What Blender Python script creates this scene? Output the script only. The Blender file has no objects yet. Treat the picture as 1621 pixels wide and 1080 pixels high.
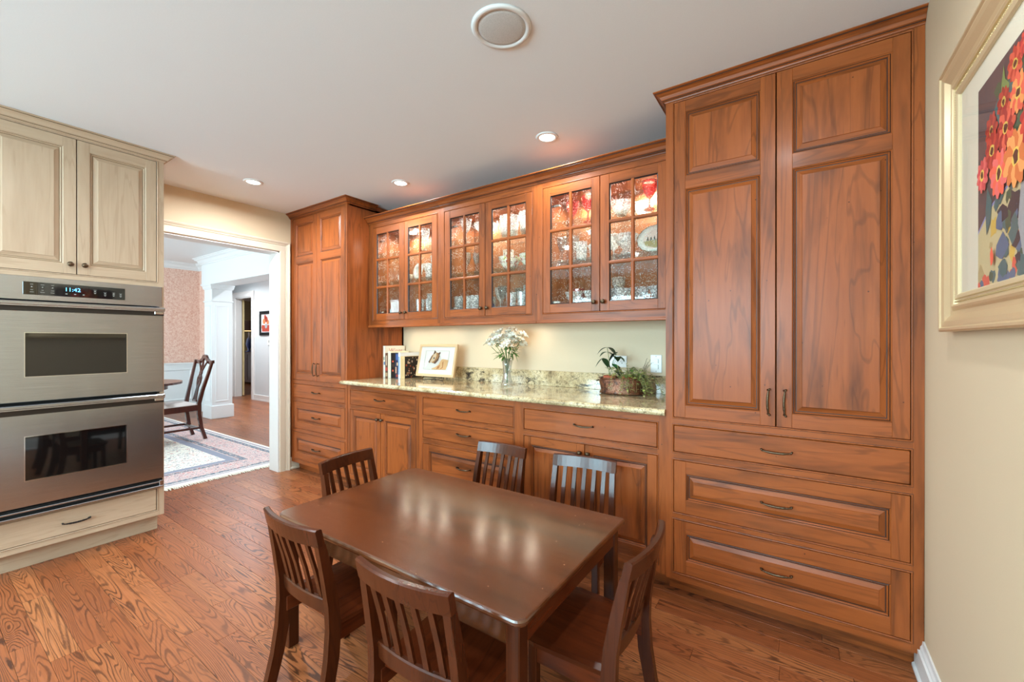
import bpy, bmesh, math, random
from mathutils import Matrix, Vector
PI = math.pi
R = math.radians
S = bpy.context.scene
C = S.collection
rng = random.Random(7)

# ------------------------------------------------------------------ camera
cam = bpy.data.cameras.new('camera'); camo = bpy.data.objects.new('camera', cam); C.objects.link(camo)
cam.sensor_width = 36.0; cam.lens = 665.84 / 1621 * 36; cam.clip_start = 0.02
camo.location = (-0.3854, -2.1574, 1.2559)
camo.rotation_euler = (R(90 - 0.063), R(-0.0175), R(34.356))
S.camera = camo

# ------------------------------------------------------------------ world, exposure
S.view_settings.view_transform = 'Standard'; S.view_settings.look = 'None'
S.view_settings.gamma = 1.0; S.view_settings.use_curve_mapping = False
S.view_settings.exposure = 0.0
W = bpy.data.worlds.new('world'); S.world = W; W.use_nodes = True
W.node_tree.nodes['Background'].inputs[0].default_value = (0.86, 0.93, 1.0, 1)
W.node_tree.nodes['Background'].inputs[1].default_value = 1.2

def area(name, loc, rot, sx, sy, power, col=(1, 1, 1), spread=180, shape='RECTANGLE'):
    l = bpy.data.lights.new(name, 'AREA'); l.shape = shape; l.size = sx; l.size_y = sy
    l.energy = power; l.color = col; l.spread = R(spread)
    o = bpy.data.objects.new(name, l); C.objects.link(o); o.location = loc; o.rotation_euler = rot
    return o
DAY = (0.59, 0.80, 1.0)
# daylight through the windows of the kitchen's far side (behind the camera), just outside the panes
area('window_daylight', (-1.15, -5.15, 1.5), (R(90), 0, 0), 1.7, 1.5, 330, DAY)
area('window_daylight', (-3.35, -5.15, 1.5), (R(90), 0, 0), 1.7, 1.5, 330, DAY)
# daylight in the dining room and hall
area('window_daylight', (-6.9, -3.65, 1.5), (R(90), 0, 0), 2.4, 1.6, 340, (0.78, 0.88, 1.0))
CAN_POWER = 10.0; CAN_COL = (0.90, 0.96, 1.0)
PUCK_POWER = 6.5; UNDER_POWER = 0.42

# ------------------------------------------------------------------ materials
def nm(name):
    m = bpy.data.materials.new(name); m.use_nodes = True
    nt = m.node_tree; b = nt.nodes['Principled BSDF']
    return m, nt, b
def lk(nt, a, b): nt.links.new(a, b)
def nd(nt, t, **kw):
    n = nt.nodes.new(t)
    for k, v in kw.items(): setattr(n, k, v)
    return n
def s2l(c):
    return tuple(((x / 255 + 0.055) / 1.055) ** 2.4 if x > 10.3 else x / 255 / 12.92 for x in c)
def rgb(c): return (*s2l(c), 1)
def plain(name, c, rough=0.5, metal=0.0, coat=0.0, bump=0.0, bscale=200, spec=None, emit=None):
    m, nt, b = nm(name)
    b.inputs['Base Color'].default_value = rgb(c); b.inputs['Roughness'].default_value = rough
    b.inputs['Metallic'].default_value = metal; b.inputs['Coat Weight'].default_value = coat
    if spec is not None: b.inputs['Specular IOR Level'].default_value = spec
    if emit: b.inputs['Emission Color'].default_value = rgb(emit[0]); b.inputs['Emission Strength'].default_value = emit[1]
    tc = nd(nt, 'ShaderNodeTexCoord'); no = nd(nt, 'ShaderNodeTexNoise'); no.inputs['Scale'].default_value = bscale
    lk(nt, tc.outputs['Object'], no.inputs['Vector'])
    mx = nd(nt, 'ShaderNodeMix', data_type='RGBA', blend_type='MULTIPLY'); mx.inputs[0].default_value = 0.06
    mx.inputs[6].default_value = rgb(c); lk(nt, no.outputs['Fac'], mx.inputs[7]); lk(nt, mx.outputs[2], b.inputs['Base Color'])
    if bump:
        bp = nd(nt, 'ShaderNodeBump'); bp.inputs['Strength'].default_value = bump; bp.inputs['Distance'].default_value = 0.002
        lk(nt, no.outputs['Fac'], bp.inputs['Height']); lk(nt, bp.outputs[0], b.inputs['Normal'])
    return m
def ramp(nt, stops, interp='LINEAR'):
    r = nd(nt, 'ShaderNodeValToRGB'); r.color_ramp.interpolation = interp
    e = r.color_ramp.elements
    while len(e) > 1: e.remove(e[-1])
    e[0].position = stops[0][0]; e[0].color = stops[0][1]
    for p, c in stops[1:]:
        x = e.new(p); x.color = c
    return r
def mapping(nt, scale, src='Object', loc=(0, 0, 0)):
    tc = nd(nt, 'ShaderNodeTexCoord'); mp = nd(nt, 'ShaderNodeMapping')
    mp.inputs['Scale'].default_value = scale; mp.inputs['Location'].default_value = loc
    lk(nt, tc.outputs[src], mp.inputs['Vector']); return mp
def noise(nt, vec, scale, detail=2, rough=0.5, dist=0.0):
    n = nd(nt, 'ShaderNodeTexNoise'); n.inputs['Scale'].default_value = scale; n.inputs['Detail'].default_value = detail
    n.inputs['Roughness'].default_value = rough; n.inputs['Distortion'].default_value = dist
    lk(nt, vec, n.inputs['Vector']); return n
def mul(nt, a, b, op='MULTIPLY'):
    m = nd(nt, 'ShaderNodeMath', operation=op)
    if hasattr(a, 'links'): lk(nt, a, m.inputs[0])
    else: m.inputs[0].default_value = a
    if hasattr(b, 'links'): lk(nt, b, m.inputs[1])
    else: m.inputs[1].default_value = b
    return m.outputs[0]
def mix(nt, f, a, b, mode='MIX'):
    m = nd(nt, 'ShaderNodeMix', data_type='RGBA', blend_type=mode)
    for i, x in ((0, f), (6, a), (7, b)):
        if hasattr(x, 'links'): lk(nt, x, m.inputs[i])
        else: m.inputs[i].default_value = x
    return m.outputs[2]

def cabinet_wood(name, axis, base, dark, streak, rough=0.38, coat=0.06, spots=True, blotch=0.60, spec=0.26):
    """stained cherry / maple: grain runs along axis (0 x, 1 y, 2 z)"""
    m, nt, b = nm(name)
    sc = [7, 7, 7]; sc[axis] = 0.55
    mp = mapping(nt, sc)
    oi = nd(nt, 'ShaderNodeObjectInfo')
    off = nd(nt, 'ShaderNodeVectorMath', operation='ADD')
    lk(nt, mp.outputs[0], off.inputs[0])
    cr = nd(nt, 'ShaderNodeCombineXYZ')
    for i in range(3): lk(nt, mul(nt, oi.outputs['Random'], 31.0 + 7 * i), cr.inputs[i])
    lk(nt, cr.outputs[0], off.inputs[1])
    n1 = noise(nt, off.outputs[0], 1.0, 3, 0.55, 0.8)
    w = mul(nt, mul(nt, n1.outputs['Fac'], 52.0), 0, 'SINE')
    line = ramp(nt, [(0.0, (1, 1, 1, 1)), (0.12, (0, 0, 0, 1))]); lk(nt, mul(nt, mul(nt, w, 0.5), 0.5, 'ADD'), line.inputs[0])
    n2 = noise(nt, off.outputs[0], 9.0, 3, 0.6)
    sc2 = [6.5, 6.5, 6.5]; sc2[axis] = 0.9
    mp2 = mapping(nt, sc2); off2 = nd(nt, 'ShaderNodeVectorMath', operation='ADD')
    lk(nt, mp2.outputs[0], off2.inputs[0]); lk(nt, cr.outputs[0], off2.inputs[1])
    n3 = noise(nt, off2.outputs[0], 1.6, 4, 0.6, 0.4)
    r3 = ramp(nt, [(0.48, (0, 0, 0, 1)), (0.70, (1, 1, 1, 1))]); lk(nt, n3.outputs['Fac'], r3.inputs[0])
    c = mix(nt, n2.outputs['Fac'], rgb(base), rgb(streak))
    c = mix(nt, mul(nt, r3.outputs[0], blotch), c, rgb(dark))
    c = mix(nt, mul(nt, line.outputs[0], 0.30), c, rgb(dark))
    if spots:
        mp3 = mapping(nt, (1, 1, 1)); vo = nd(nt, 'ShaderNodeTexVoronoi'); vo.inputs['Scale'].default_value = 14
        off3 = nd(nt, 'ShaderNodeVectorMath', operation='ADD'); lk(nt, mp3.outputs[0], off3.inputs[0]); lk(nt, cr.outputs[0], off3.inputs[1])
        lk(nt, off3.outputs[0], vo.inputs['Vector'])
        rs = ramp(nt, [(0.03, (1, 1, 1, 1)), (0.05, (0, 0, 0, 1))]); lk(nt, vo.outputs['Distance'], rs.inputs[0])
        c = mix(nt, mul(nt, rs.outputs[0], 0.8), c, rgb((50, 22, 12)))
    lk(nt, c, b.inputs['Base Color'])
    b.inputs['Roughness'].default_value = rough; b.inputs['Coat Weight'].default_value = coat; b.inputs['Coat Roughness'].default_value = 0.18; b.inputs['Specular IOR Level'].default_value = spec
    bp = nd(nt, 'ShaderNodeBump'); bp.inputs['Strength'].default_value = 0.08; bp.inputs['Distance'].default_value = 0.002
    lk(nt, n2.outputs['Fac'], bp.inputs['Height']); lk(nt, bp.outputs[0], b.inputs['Normal'])
    return m
CH = ((162, 86, 39), (58, 28, 13), (134, 66, 27))
cherry_v = cabinet_wood('cherry_vertical', 2, *CH)
cherry_h = cabinet_wood('cherry_horizontal', 0, *CH)
cherry_in = cabinet_wood('cherry_interior', 2, (160, 96, 58), (110, 62, 34), (144, 84, 48), 0.5, 0.0, False)
glaze = plain('dark_glaze', (44, 21, 12), 0.45)
WOODS = [cherry_v, cherry_h, glaze, cherry_in]
CR = ((197, 173, 147), (160, 134, 108), (184, 159, 133))
cream_v = cabinet_wood('cream_paint_vertical', 2, *CR, 0.4, 0.1, False, 0.35)
cream_h = cabinet_wood('cream_paint_horizontal', 0, *CR, 0.4, 0.1, False, 0.35)
cream_glaze = plain('brown_glaze_line', (128, 106, 78), 0.5)
CREAMS = [cream_v, cream_h, cream_glaze, cream_v]
KT = ((92, 50, 30), (46, 23, 14), (76, 38, 22))
table_wood = cabinet_wood('dark_table_wood', 0, (104, 54, 22), (40, 20, 9), (70, 31, 12), 0.20, 0.7, False, 0.85, 0.9)
chair_wood_v = cabinet_wood('chair_wood_vertical', 2, (82, 37, 16), (34, 15, 7), (60, 25, 10), 0.26, 0.2, False, 0.5)
chair_wood_y = cabinet_wood('chair_wood_seat', 1, (104, 46, 21), (48, 20, 9), (82, 34, 14), 0.26, 0.2, False, 0.5)
CHW = [chair_wood_v, chair_wood_y]
mahog = cabinet_wood('mahogany', 2, (84, 34, 22), (40, 15, 10), (66, 26, 18), 0.22, 0.5, False, 0.5)
dark_cab = cabinet_wood('dark_sideboard_wood', 2, (74, 40, 28), (40, 20, 14), (62, 32, 22), 0.4, 0.2, False, 0.5)

wall_m = plain('beige_wall_paint', (212, 191, 160), 0.7, bump=0.05, bscale=300)
ceil_m = plain('ceiling_paint', (226, 227, 228), 0.85)
white_m = plain('white_trim_paint', (224, 223, 221), 0.35)
casing_m = plain('ivory_trim_paint', (216, 203, 182), 0.35)
bluewhite_m = plain('dining_white_paint', (232, 235, 238), 0.45)
grey_wall_m = plain('pale_grey_wall_paint', (205, 212, 215), 0.7)
bronze = plain('aged_bronze', (92, 74, 56), 0.32, 0.85)
bronze_hi = plain('worn_bronze', (168, 120, 78), 0.28, 0.9)
iron = plain('black_iron', (38, 34, 32), 0.45, 0.6)
black = plain('black_plastic', (14, 14, 14), 0.3)
gapblack = plain('dark_gap', (10, 8, 7), 0.8)
plastic = plain('white_plastic', (240, 240, 236), 0.3)
chrome = plain('chrome', (220, 220, 220), 0.12, 1.0)
brass = plain('brass', (200, 160, 80), 0.25, 1.0)

def oven_glass():
    m, nt, b = nm('oven_window_glass')
    b.inputs['Base Color'].default_value = (0.004, 0.004, 0.004, 1); b.inputs['Roughness'].default_value = 0.04
    b.inputs['Specular IOR Level'].default_value = 0.9; return m
ovenglass = oven_glass()
def steel_mat():
    m, nt, b = nm('brushed_steel')
    mp = mapping(nt, (1.5, 1.5, 260)); n = noise(nt, mp.outputs[0], 3, 3, 0.6)
    r = ramp(nt, [(0.3, rgb((168, 172, 177))), (0.7, rgb((190, 195, 201)))]); lk(nt, n.outputs['Fac'], r.inputs[0]); lk(nt, r.outputs[0], b.inputs['Base Color'])
    b.inputs['Metallic'].default_value = 1; b.inputs['Roughness'].default_value = 0.24
    b.inputs['Anisotropic'].default_value = 0.6
    mp2 = mapping(nt, (5, 5, 0.6)); n2 = noise(nt, mp2.outputs[0], 1.2, 1)
    bp = nd(nt, 'ShaderNodeBump'); bp.inputs['Strength'].default_value = 0.25; bp.inputs['Distance'].default_value = 0.01
    lk(nt, n2.outputs['Fac'], bp.inputs['Height']); lk(nt, bp.outputs[0], b.inputs['Normal'])
    return m
steel = steel_mat()

def granite_mat(name, sc, strong):
    m, nt, b = nm(name)
    mp = mapping(nt, (1, 1, 1))
    n1 = noise(nt, mp.outputs[0], 7 * sc, 5, 0.7, 0.6); n2 = noise(nt, mp.outputs[0], 46 * sc, 6, 0.75, 0.3); n3 = noise(nt, mp.outputs[0], 130 * sc, 3, 0.6)
    a = ramp(nt, [(0.30, rgb((132, 110, 78))), (0.44, rgb((192, 168, 126))), (0.58, rgb((218, 200, 162))), (0.75, rgb((172, 140, 90)))]); lk(nt, n1.outputs['Fac'], a.inputs[0])
    f = ramp(nt, [(0.36, (1, 1, 1, 1)), (0.46, (0, 0, 0, 1))]); lk(nt, n2.outputs['Fac'], f.inputs[0])
    g = ramp(nt, [(0.40, (1, 1, 1, 1)), (0.47, (0, 0, 0, 1))]); lk(nt, n3.outputs['Fac'], g.inputs[0])
    mpv = mapping(nt, (0.8, 1.6, 1.6), loc=(3.1, 0, 0)); n4 = noise(nt, mpv.outputs[0], 9 * sc, 6, 0.75, 1.2)
    d = ramp(nt, [(0.56, (0, 0, 0, 1)), (0.64, (1, 1, 1, 1))]); lk(nt, n4.outputs['Fac'], d.inputs[0])
    c = mix(nt, mul(nt, f.outputs[0], 0.85), a.outputs[0], rgb((84, 68, 46)))
    c = mix(nt, mul(nt, g.outputs[0], 0.6), c, rgb((112, 96, 68)))
    c = mix(nt, mul(nt, mul(nt, d.outputs[0], n2.outputs['Fac']), strong), c, rgb((38, 36, 38)))
    lk(nt, c, b.inputs['Base Color']); b.inputs['Roughness'].default_value = 0.09; b.inputs['Coat Weight'].default_value = 0.4
    return m
granite = granite_mat('cream_granite', 1.0, 0.5)
granite_bs = granite_mat('speckled_granite', 0.75, 1.9)

def oak_mat():
    m, nt, b = nm('stained_oak_boards')
    at = nd(nt, 'ShaderNodeAttribute', attribute_name='rnd')
    fac = at.outputs['Fac']
    tc = nd(nt, 'ShaderNodeTexCoord'); sep = nd(nt, 'ShaderNodeSeparateXYZ'); lk(nt, tc.outputs['Object'], sep.inputs[0])
    def vec(sx, sy, ox, oy):
        c = nd(nt, 'ShaderNodeCombineXYZ')
        lk(nt, mul(nt, mul(nt, sep.outputs[0], sx), mul(nt, fac, ox), 'ADD'), c.inputs[0])
        lk(nt, mul(nt, mul(nt, sep.outputs[1], sy), mul(nt, fac, oy), 'ADD'), c.inputs[1])
        lk(nt, mul(nt, fac, 17.0), c.inputs[2]); return c.outputs[0]
    n1 = noise(nt, vec(1.15, 11.0, 91, 53), 1.0, 1.6, 0.42, 0.5)
    w = mul(nt, mul(nt, n1.outputs['Fac'], 175.0), 0, 'SINE')
    n5 = noise(nt, vec(60, 300, 1, 1), 1.0, 2, 0.5)
    wn = mul(nt, mul(nt, mul(nt, w, 0.5), 0.5, 'ADD'), mul(nt, mul(nt, n5.outputs['Fac'], 0.5), -0.25, 'ADD'), 'ADD')
    line = ramp(nt, [(0.05, (1, 1, 1, 1)), (0.38, (0, 0, 0, 1))]); lk(nt, wn, line.inputs[0])
    n6 = noise(nt, vec(1.1, 2.2, 37, 11), 1.3, 2)          # how strong the figure is
    st = ramp(nt, [(0.30, (0.25, 0.25, 0.25, 1)), (0.65, (0.95, 0.95, 0.95, 1))]); lk(nt, n6.outputs['Fac'], st.inputs[0])
    n2 = noise(nt, vec(5, 210, 3, 3), 1.0, 3, 0.6)
    fine = ramp(nt, [(0.40, (1, 1, 1, 1)), (0.60, (0, 0, 0, 1))]); lk(nt, n2.outputs['Fac'], fine.inputs[0])
    base = ramp(nt, [(0.0, rgb((142, 78, 44))), (0.3, rgb((160, 92, 54))), (0.6, rgb((170, 102, 60))), (0.85, rgb((148, 82, 46))), (1.0, rgb((176, 110, 66)))])
    fr = mul(nt, mul(nt, fac, 7.31), 0, 'FRACT'); lk(nt, fr, base.inputs[0])
    c = mix(nt, mul(nt, fine.outputs[0], 0.40), base.outputs[0], rgb((110, 58, 30)))
    c = mix(nt, mul(nt, mul(nt, line.outputs[0], st.outputs[0]), 0.92), c, rgb((52, 24, 12)))
    lk(nt, c, b.inputs['Base Color'])
    b.inputs['Roughness'].default_value = 0.33; b.inputs['Coat Weight'].default_value = 0.05; b.inputs['Coat Roughness'].default_value = 0.25; b.inputs['Specular IOR Level'].default_value = 0.36
    bp = nd(nt, 'ShaderNodeBump'); bp.inputs['Strength'].default_value = 0.12; bp.inputs['Distance'].default_value = 0.001; bp.invert = True
    lk(nt, line.outputs[0], bp.inputs['Height']); lk(nt, bp.outputs[0], b.inputs['Normal'])
    return m
oak = oak_mat()

def wallpaper_mat():
    m, nt, b = nm('pink_wallpaper')
    mp = mapping(nt, (1, 1, 1)); n = noise(nt, mp.outputs[0], 34, 4, 0.7, 1.5)
    r = ramp(nt, [(0.42, rgb((220, 170, 152))), (0.55, rgb((240, 210, 196)))]); lk(nt, n.outputs['Fac'], r.inputs[0]); lk(nt, r.outputs[0], b.inputs['Base Color'])
    b.inputs['Roughness'].default_value = 0.7; return m
wallpaper = wallpaper_mat()

def rug_mat(hx, hy):
    """patterned pile: borders follow the distance from the rug's edge (object origin at its centre)"""
    m, nt, b = nm('oriental_rug_pile')
    tc = nd(nt, 'ShaderNodeTexCoord'); sep = nd(nt, 'ShaderNodeSeparateXYZ'); lk(nt, tc.outputs['Object'], sep.inputs[0])
    dx = mul(nt, hx, mul(nt, sep.outputs[0], 0, 'ABSOLUTE'), 'SUBTRACT'); dy = mul(nt, hy, mul(nt, sep.outputs[1], 0, 'ABSOLUTE'), 'SUBTRACT')
    d = mul(nt, dx, dy, 'MINIMUM')
    G = lambda c: rgb(c)
    cream, blue, pink, red, pale = (246, 244, 236), (92, 106, 128), (214, 182, 178), (186, 92, 96), (206, 204, 208)
    band = ramp(nt, [(0.0, G(cream)), (0.03, G((176, 168, 178))), (0.065, G(cream)), (0.075, G((122, 132, 146))), (0.135, G((232, 206, 196))),
                     (0.145, G((216, 190, 190))), (0.36, G((232, 206, 196))), (0.37, G((122, 132, 146))), (0.43, G((232, 206, 196))), (0.44, G((150, 154, 172))), (0.52, G((244, 242, 232)))], 'CONSTANT')
    lk(nt, d, band.inputs[0])
    inb = ramp(nt, [(0.0, (0, 0, 0, 1)), (0.075, (1, 1, 1, 1)), (0.135, (0, 0, 0, 1)), (0.145, (1, 1, 1, 1)), (0.36, (0, 0, 0, 1)), (0.37, (1, 1, 1, 1)), (0.43, (0, 0, 0, 1)), (0.52, (1, 1, 1, 1))], 'CONSTANT')
    lk(nt, d, inb.inputs[0])
    mp = mapping(nt, (1, 1, 1)); n1 = noise(nt, mp.outputs[0], 16, 3, 0.6, 2.2); n2 = noise(nt, mp.outputs[0], 30, 2, 0.5, 1.4)
    mot = ramp(nt, [(0.0, G(red)), (0.40, G((196, 110, 108))), (0.44, G(cream)), (0.48, G(cream)), (0.50, G(blue)), (0.56, G((70, 84, 110))), (0.58, G(pale))], 'CONSTANT'); lk(nt, n1.outputs['Fac'], mot.inputs[0])
    mk = ramp(nt, [(0.50, (0, 0, 0, 1)), (0.53, (1, 1, 1, 1))]); lk(nt, n2.outputs['Fac'], mk.inputs[0])
    # the field keeps bigger cream ground
    c = mix(nt, mul(nt, mul(nt, mk.outputs[0], inb.outputs[0]), 0.75), band.outputs[0], mot.outputs[0])
    lk(nt, c, b.inputs['Base Color']); b.inputs['Roughness'].default_value = 0.95; b.inputs['Specular IOR Level'].default_value = 0.1
    return m

def seeded_glass():
    m, nt, b = nm('seeded_glass'); out = nt.nodes['Material Output']; nt.nodes.remove(b)
    mp = mapping(nt, (1, 1, 1)); vo = nd(nt, 'ShaderNodeTexVoronoi'); vo.inputs['Scale'].default_value = 120; lk(nt, mp.outputs[0], vo.inputs['Vector'])
    n = noise(nt, mp.outputs[0], 16, 2)
    keep = ramp(nt, [(0.42, (0, 0, 0, 1)), (0.56, (1, 1, 1, 1))]); lk(nt, n.outputs['Fac'], keep.inputs[0])
    seed = ramp(nt, [(0.20, (1, 1, 1, 1)), (0.30, (0, 0, 0, 1))]); lk(nt, vo.outputs['Distance'], seed.inputs[0])
    bp = nd(nt, 'ShaderNodeBump'); bp.inputs['Strength'].default_value = 0.2; bp.inputs['Distance'].default_value = 0.002
    lk(nt, mul(nt, mul(nt, seed.outputs[0], 0.8), n.outputs['Fac'], 'ADD'), bp.inputs['Height'])
    tr = nd(nt, 'ShaderNodeBsdfTransparent'); tr.inputs[0].default_value = (0.96, 0.97, 0.96, 1)
    gl = nd(nt, 'ShaderNodeBsdfGlossy'); gl.inputs['Roughness'].default_value = 0.03; lk(nt, bp.outputs[0], gl.inputs['Normal'])
    df = nd(nt, 'ShaderNodeBsdfTranslucent'); df.inputs[0].default_value = (0.9, 0.9, 0.9, 1)
    lw = nd(nt, 'ShaderNodeLayerWeight'); lw.inputs[0].default_value = 0.5
    m1 = nd(nt, 'ShaderNodeMixShader'); lk(nt, mul(nt, mul(nt, mul(nt, lw.outputs['Facing'], 4.0, 'POWER'), 0.28), 0.035, 'ADD'), m1.inputs[0]); lk(nt, tr.outputs[0], m1.inputs[1]); lk(nt, gl.outputs[0], m1.inputs[2])
    m2 = nd(nt, 'ShaderNodeMixShader'); lk(nt, mul(nt, mul(nt, seed.outputs[0], keep.outputs[0]), 0.85), m2.inputs[0]); lk(nt, m1.outputs[0], m2.inputs[1]); lk(nt, df.outputs[0], m2.inputs[2])
    lk(nt, m2.outputs[0], out.inputs[0]); return m
pane_glass = seeded_glass()
def thin_glass(name, tint, body, glossy, rough=0.05, white=(0.95, 0.96, 0.97)):
    """light clear ware: see-through with bright cut facets"""
    m, nt, b = nm(name); out = nt.nodes['Material Output']; nt.nodes.remove(b)
    tr = nd(nt, 'ShaderNodeBsdfTransparent'); tr.inputs[0].default_value = (*tint, 1)
    gl = nd(nt, 'ShaderNodeBsdfGlossy'); gl.inputs['Roughness'].default_value = rough
    df = nd(nt, 'ShaderNodeBsdfTranslucent'); df.inputs[0].default_value = (*white, 1)
    d2 = nd(nt, 'ShaderNodeBsdfDiffuse'); d2.inputs[0].default_value = (*white, 1)
    mp = mapping(nt, (1, 1, 1)); n = noise(nt, mp.outputs[0], 90, 2)
    rr = ramp(nt, [(0.42, (0.15, 0.15, 0.15, 1)), (0.6, (1, 1, 1, 1))]); lk(nt, n.outputs['Fac'], rr.inputs[0])
    lw = nd(nt, 'ShaderNodeLayerWeight'); lw.inputs[0].default_value = 0.45
    a = nd(nt, 'ShaderNodeAddShader'); m0 = nd(nt, 'ShaderNodeMixShader'); m0.inputs[0].default_value = 0.5
    lk(nt, df.outputs[0], m0.inputs[1]); lk(nt, d2.outputs[0], m0.inputs[2])
    m1 = nd(nt, 'ShaderNodeMixShader'); lk(nt, mul(nt, rr.outputs[0], body), m1.inputs[0]); lk(nt, tr.outputs[0], m1.inputs[1]); lk(nt, m0.outputs[0], m1.inputs[2])
    m2 = nd(nt, 'ShaderNodeMixShader'); lk(nt, mul(nt, mul(nt, lw.outputs['Facing'], glossy), 0.06, 'ADD'), m2.inputs[0]); lk(nt, m1.outputs[0], m2.inputs[1]); lk(nt, gl.outputs[0], m2.inputs[2])
    lk(nt, m2.outputs[0], out.inputs[0]); return m
clear = thin_glass('clear_glass', (0.95, 0.96, 0.96), 0.12, 0.6)
crystal = thin_glass('cut_crystal', (0.97, 0.98, 0.99), 0.85, 0.5, white=(1, 1, 1))
redglass = thin_glass('ruby_glass', (0.92, 0.42, 0.38), 0.5, 0.5, white=(0.86, 0.30, 0.27))
shelf_glass = thin_glass('shelf_glass', (0.90, 0.97, 0.94), 0.03, 0.3, 0.02)
picture_glass = thin_glass('picture_glazing', (1, 1, 1), 0.0, 0.10, 0.02)
china = plain('white_china', (240, 234, 220), 0.2, coat=0.4)
china_cream = plain('cream_china', (228, 216, 176), 0.25, coat=0.3)
blueware = plain('cobalt_china', (62, 76, 132), 0.2, coat=0.4)
darkware = plain('dark_blue_glass', (40, 44, 60), 0.2, coat=0.4)
def floral_china():
    m, nt, b = nm('floral_china'); mp = mapping(nt, (1, 1, 1)); n = noise(nt, mp.outputs[0], 45, 2, 0.5, 1)
    r = ramp(nt, [(0.36, rgb((176, 74, 60))), (0.42, rgb((238, 230, 210))), (0.56, rgb((236, 226, 200))), (0.6, rgb((214, 190, 96))), (0.66, rgb((112, 136, 76)))], 'CONSTANT')
    lk(nt, n.outputs['Fac'], r.inputs[0]); lk(nt, r.outputs[0], b.inputs['Base Color']); b.inputs['Roughness'].default_value = 0.25; return m
floralware = floral_china()

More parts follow.
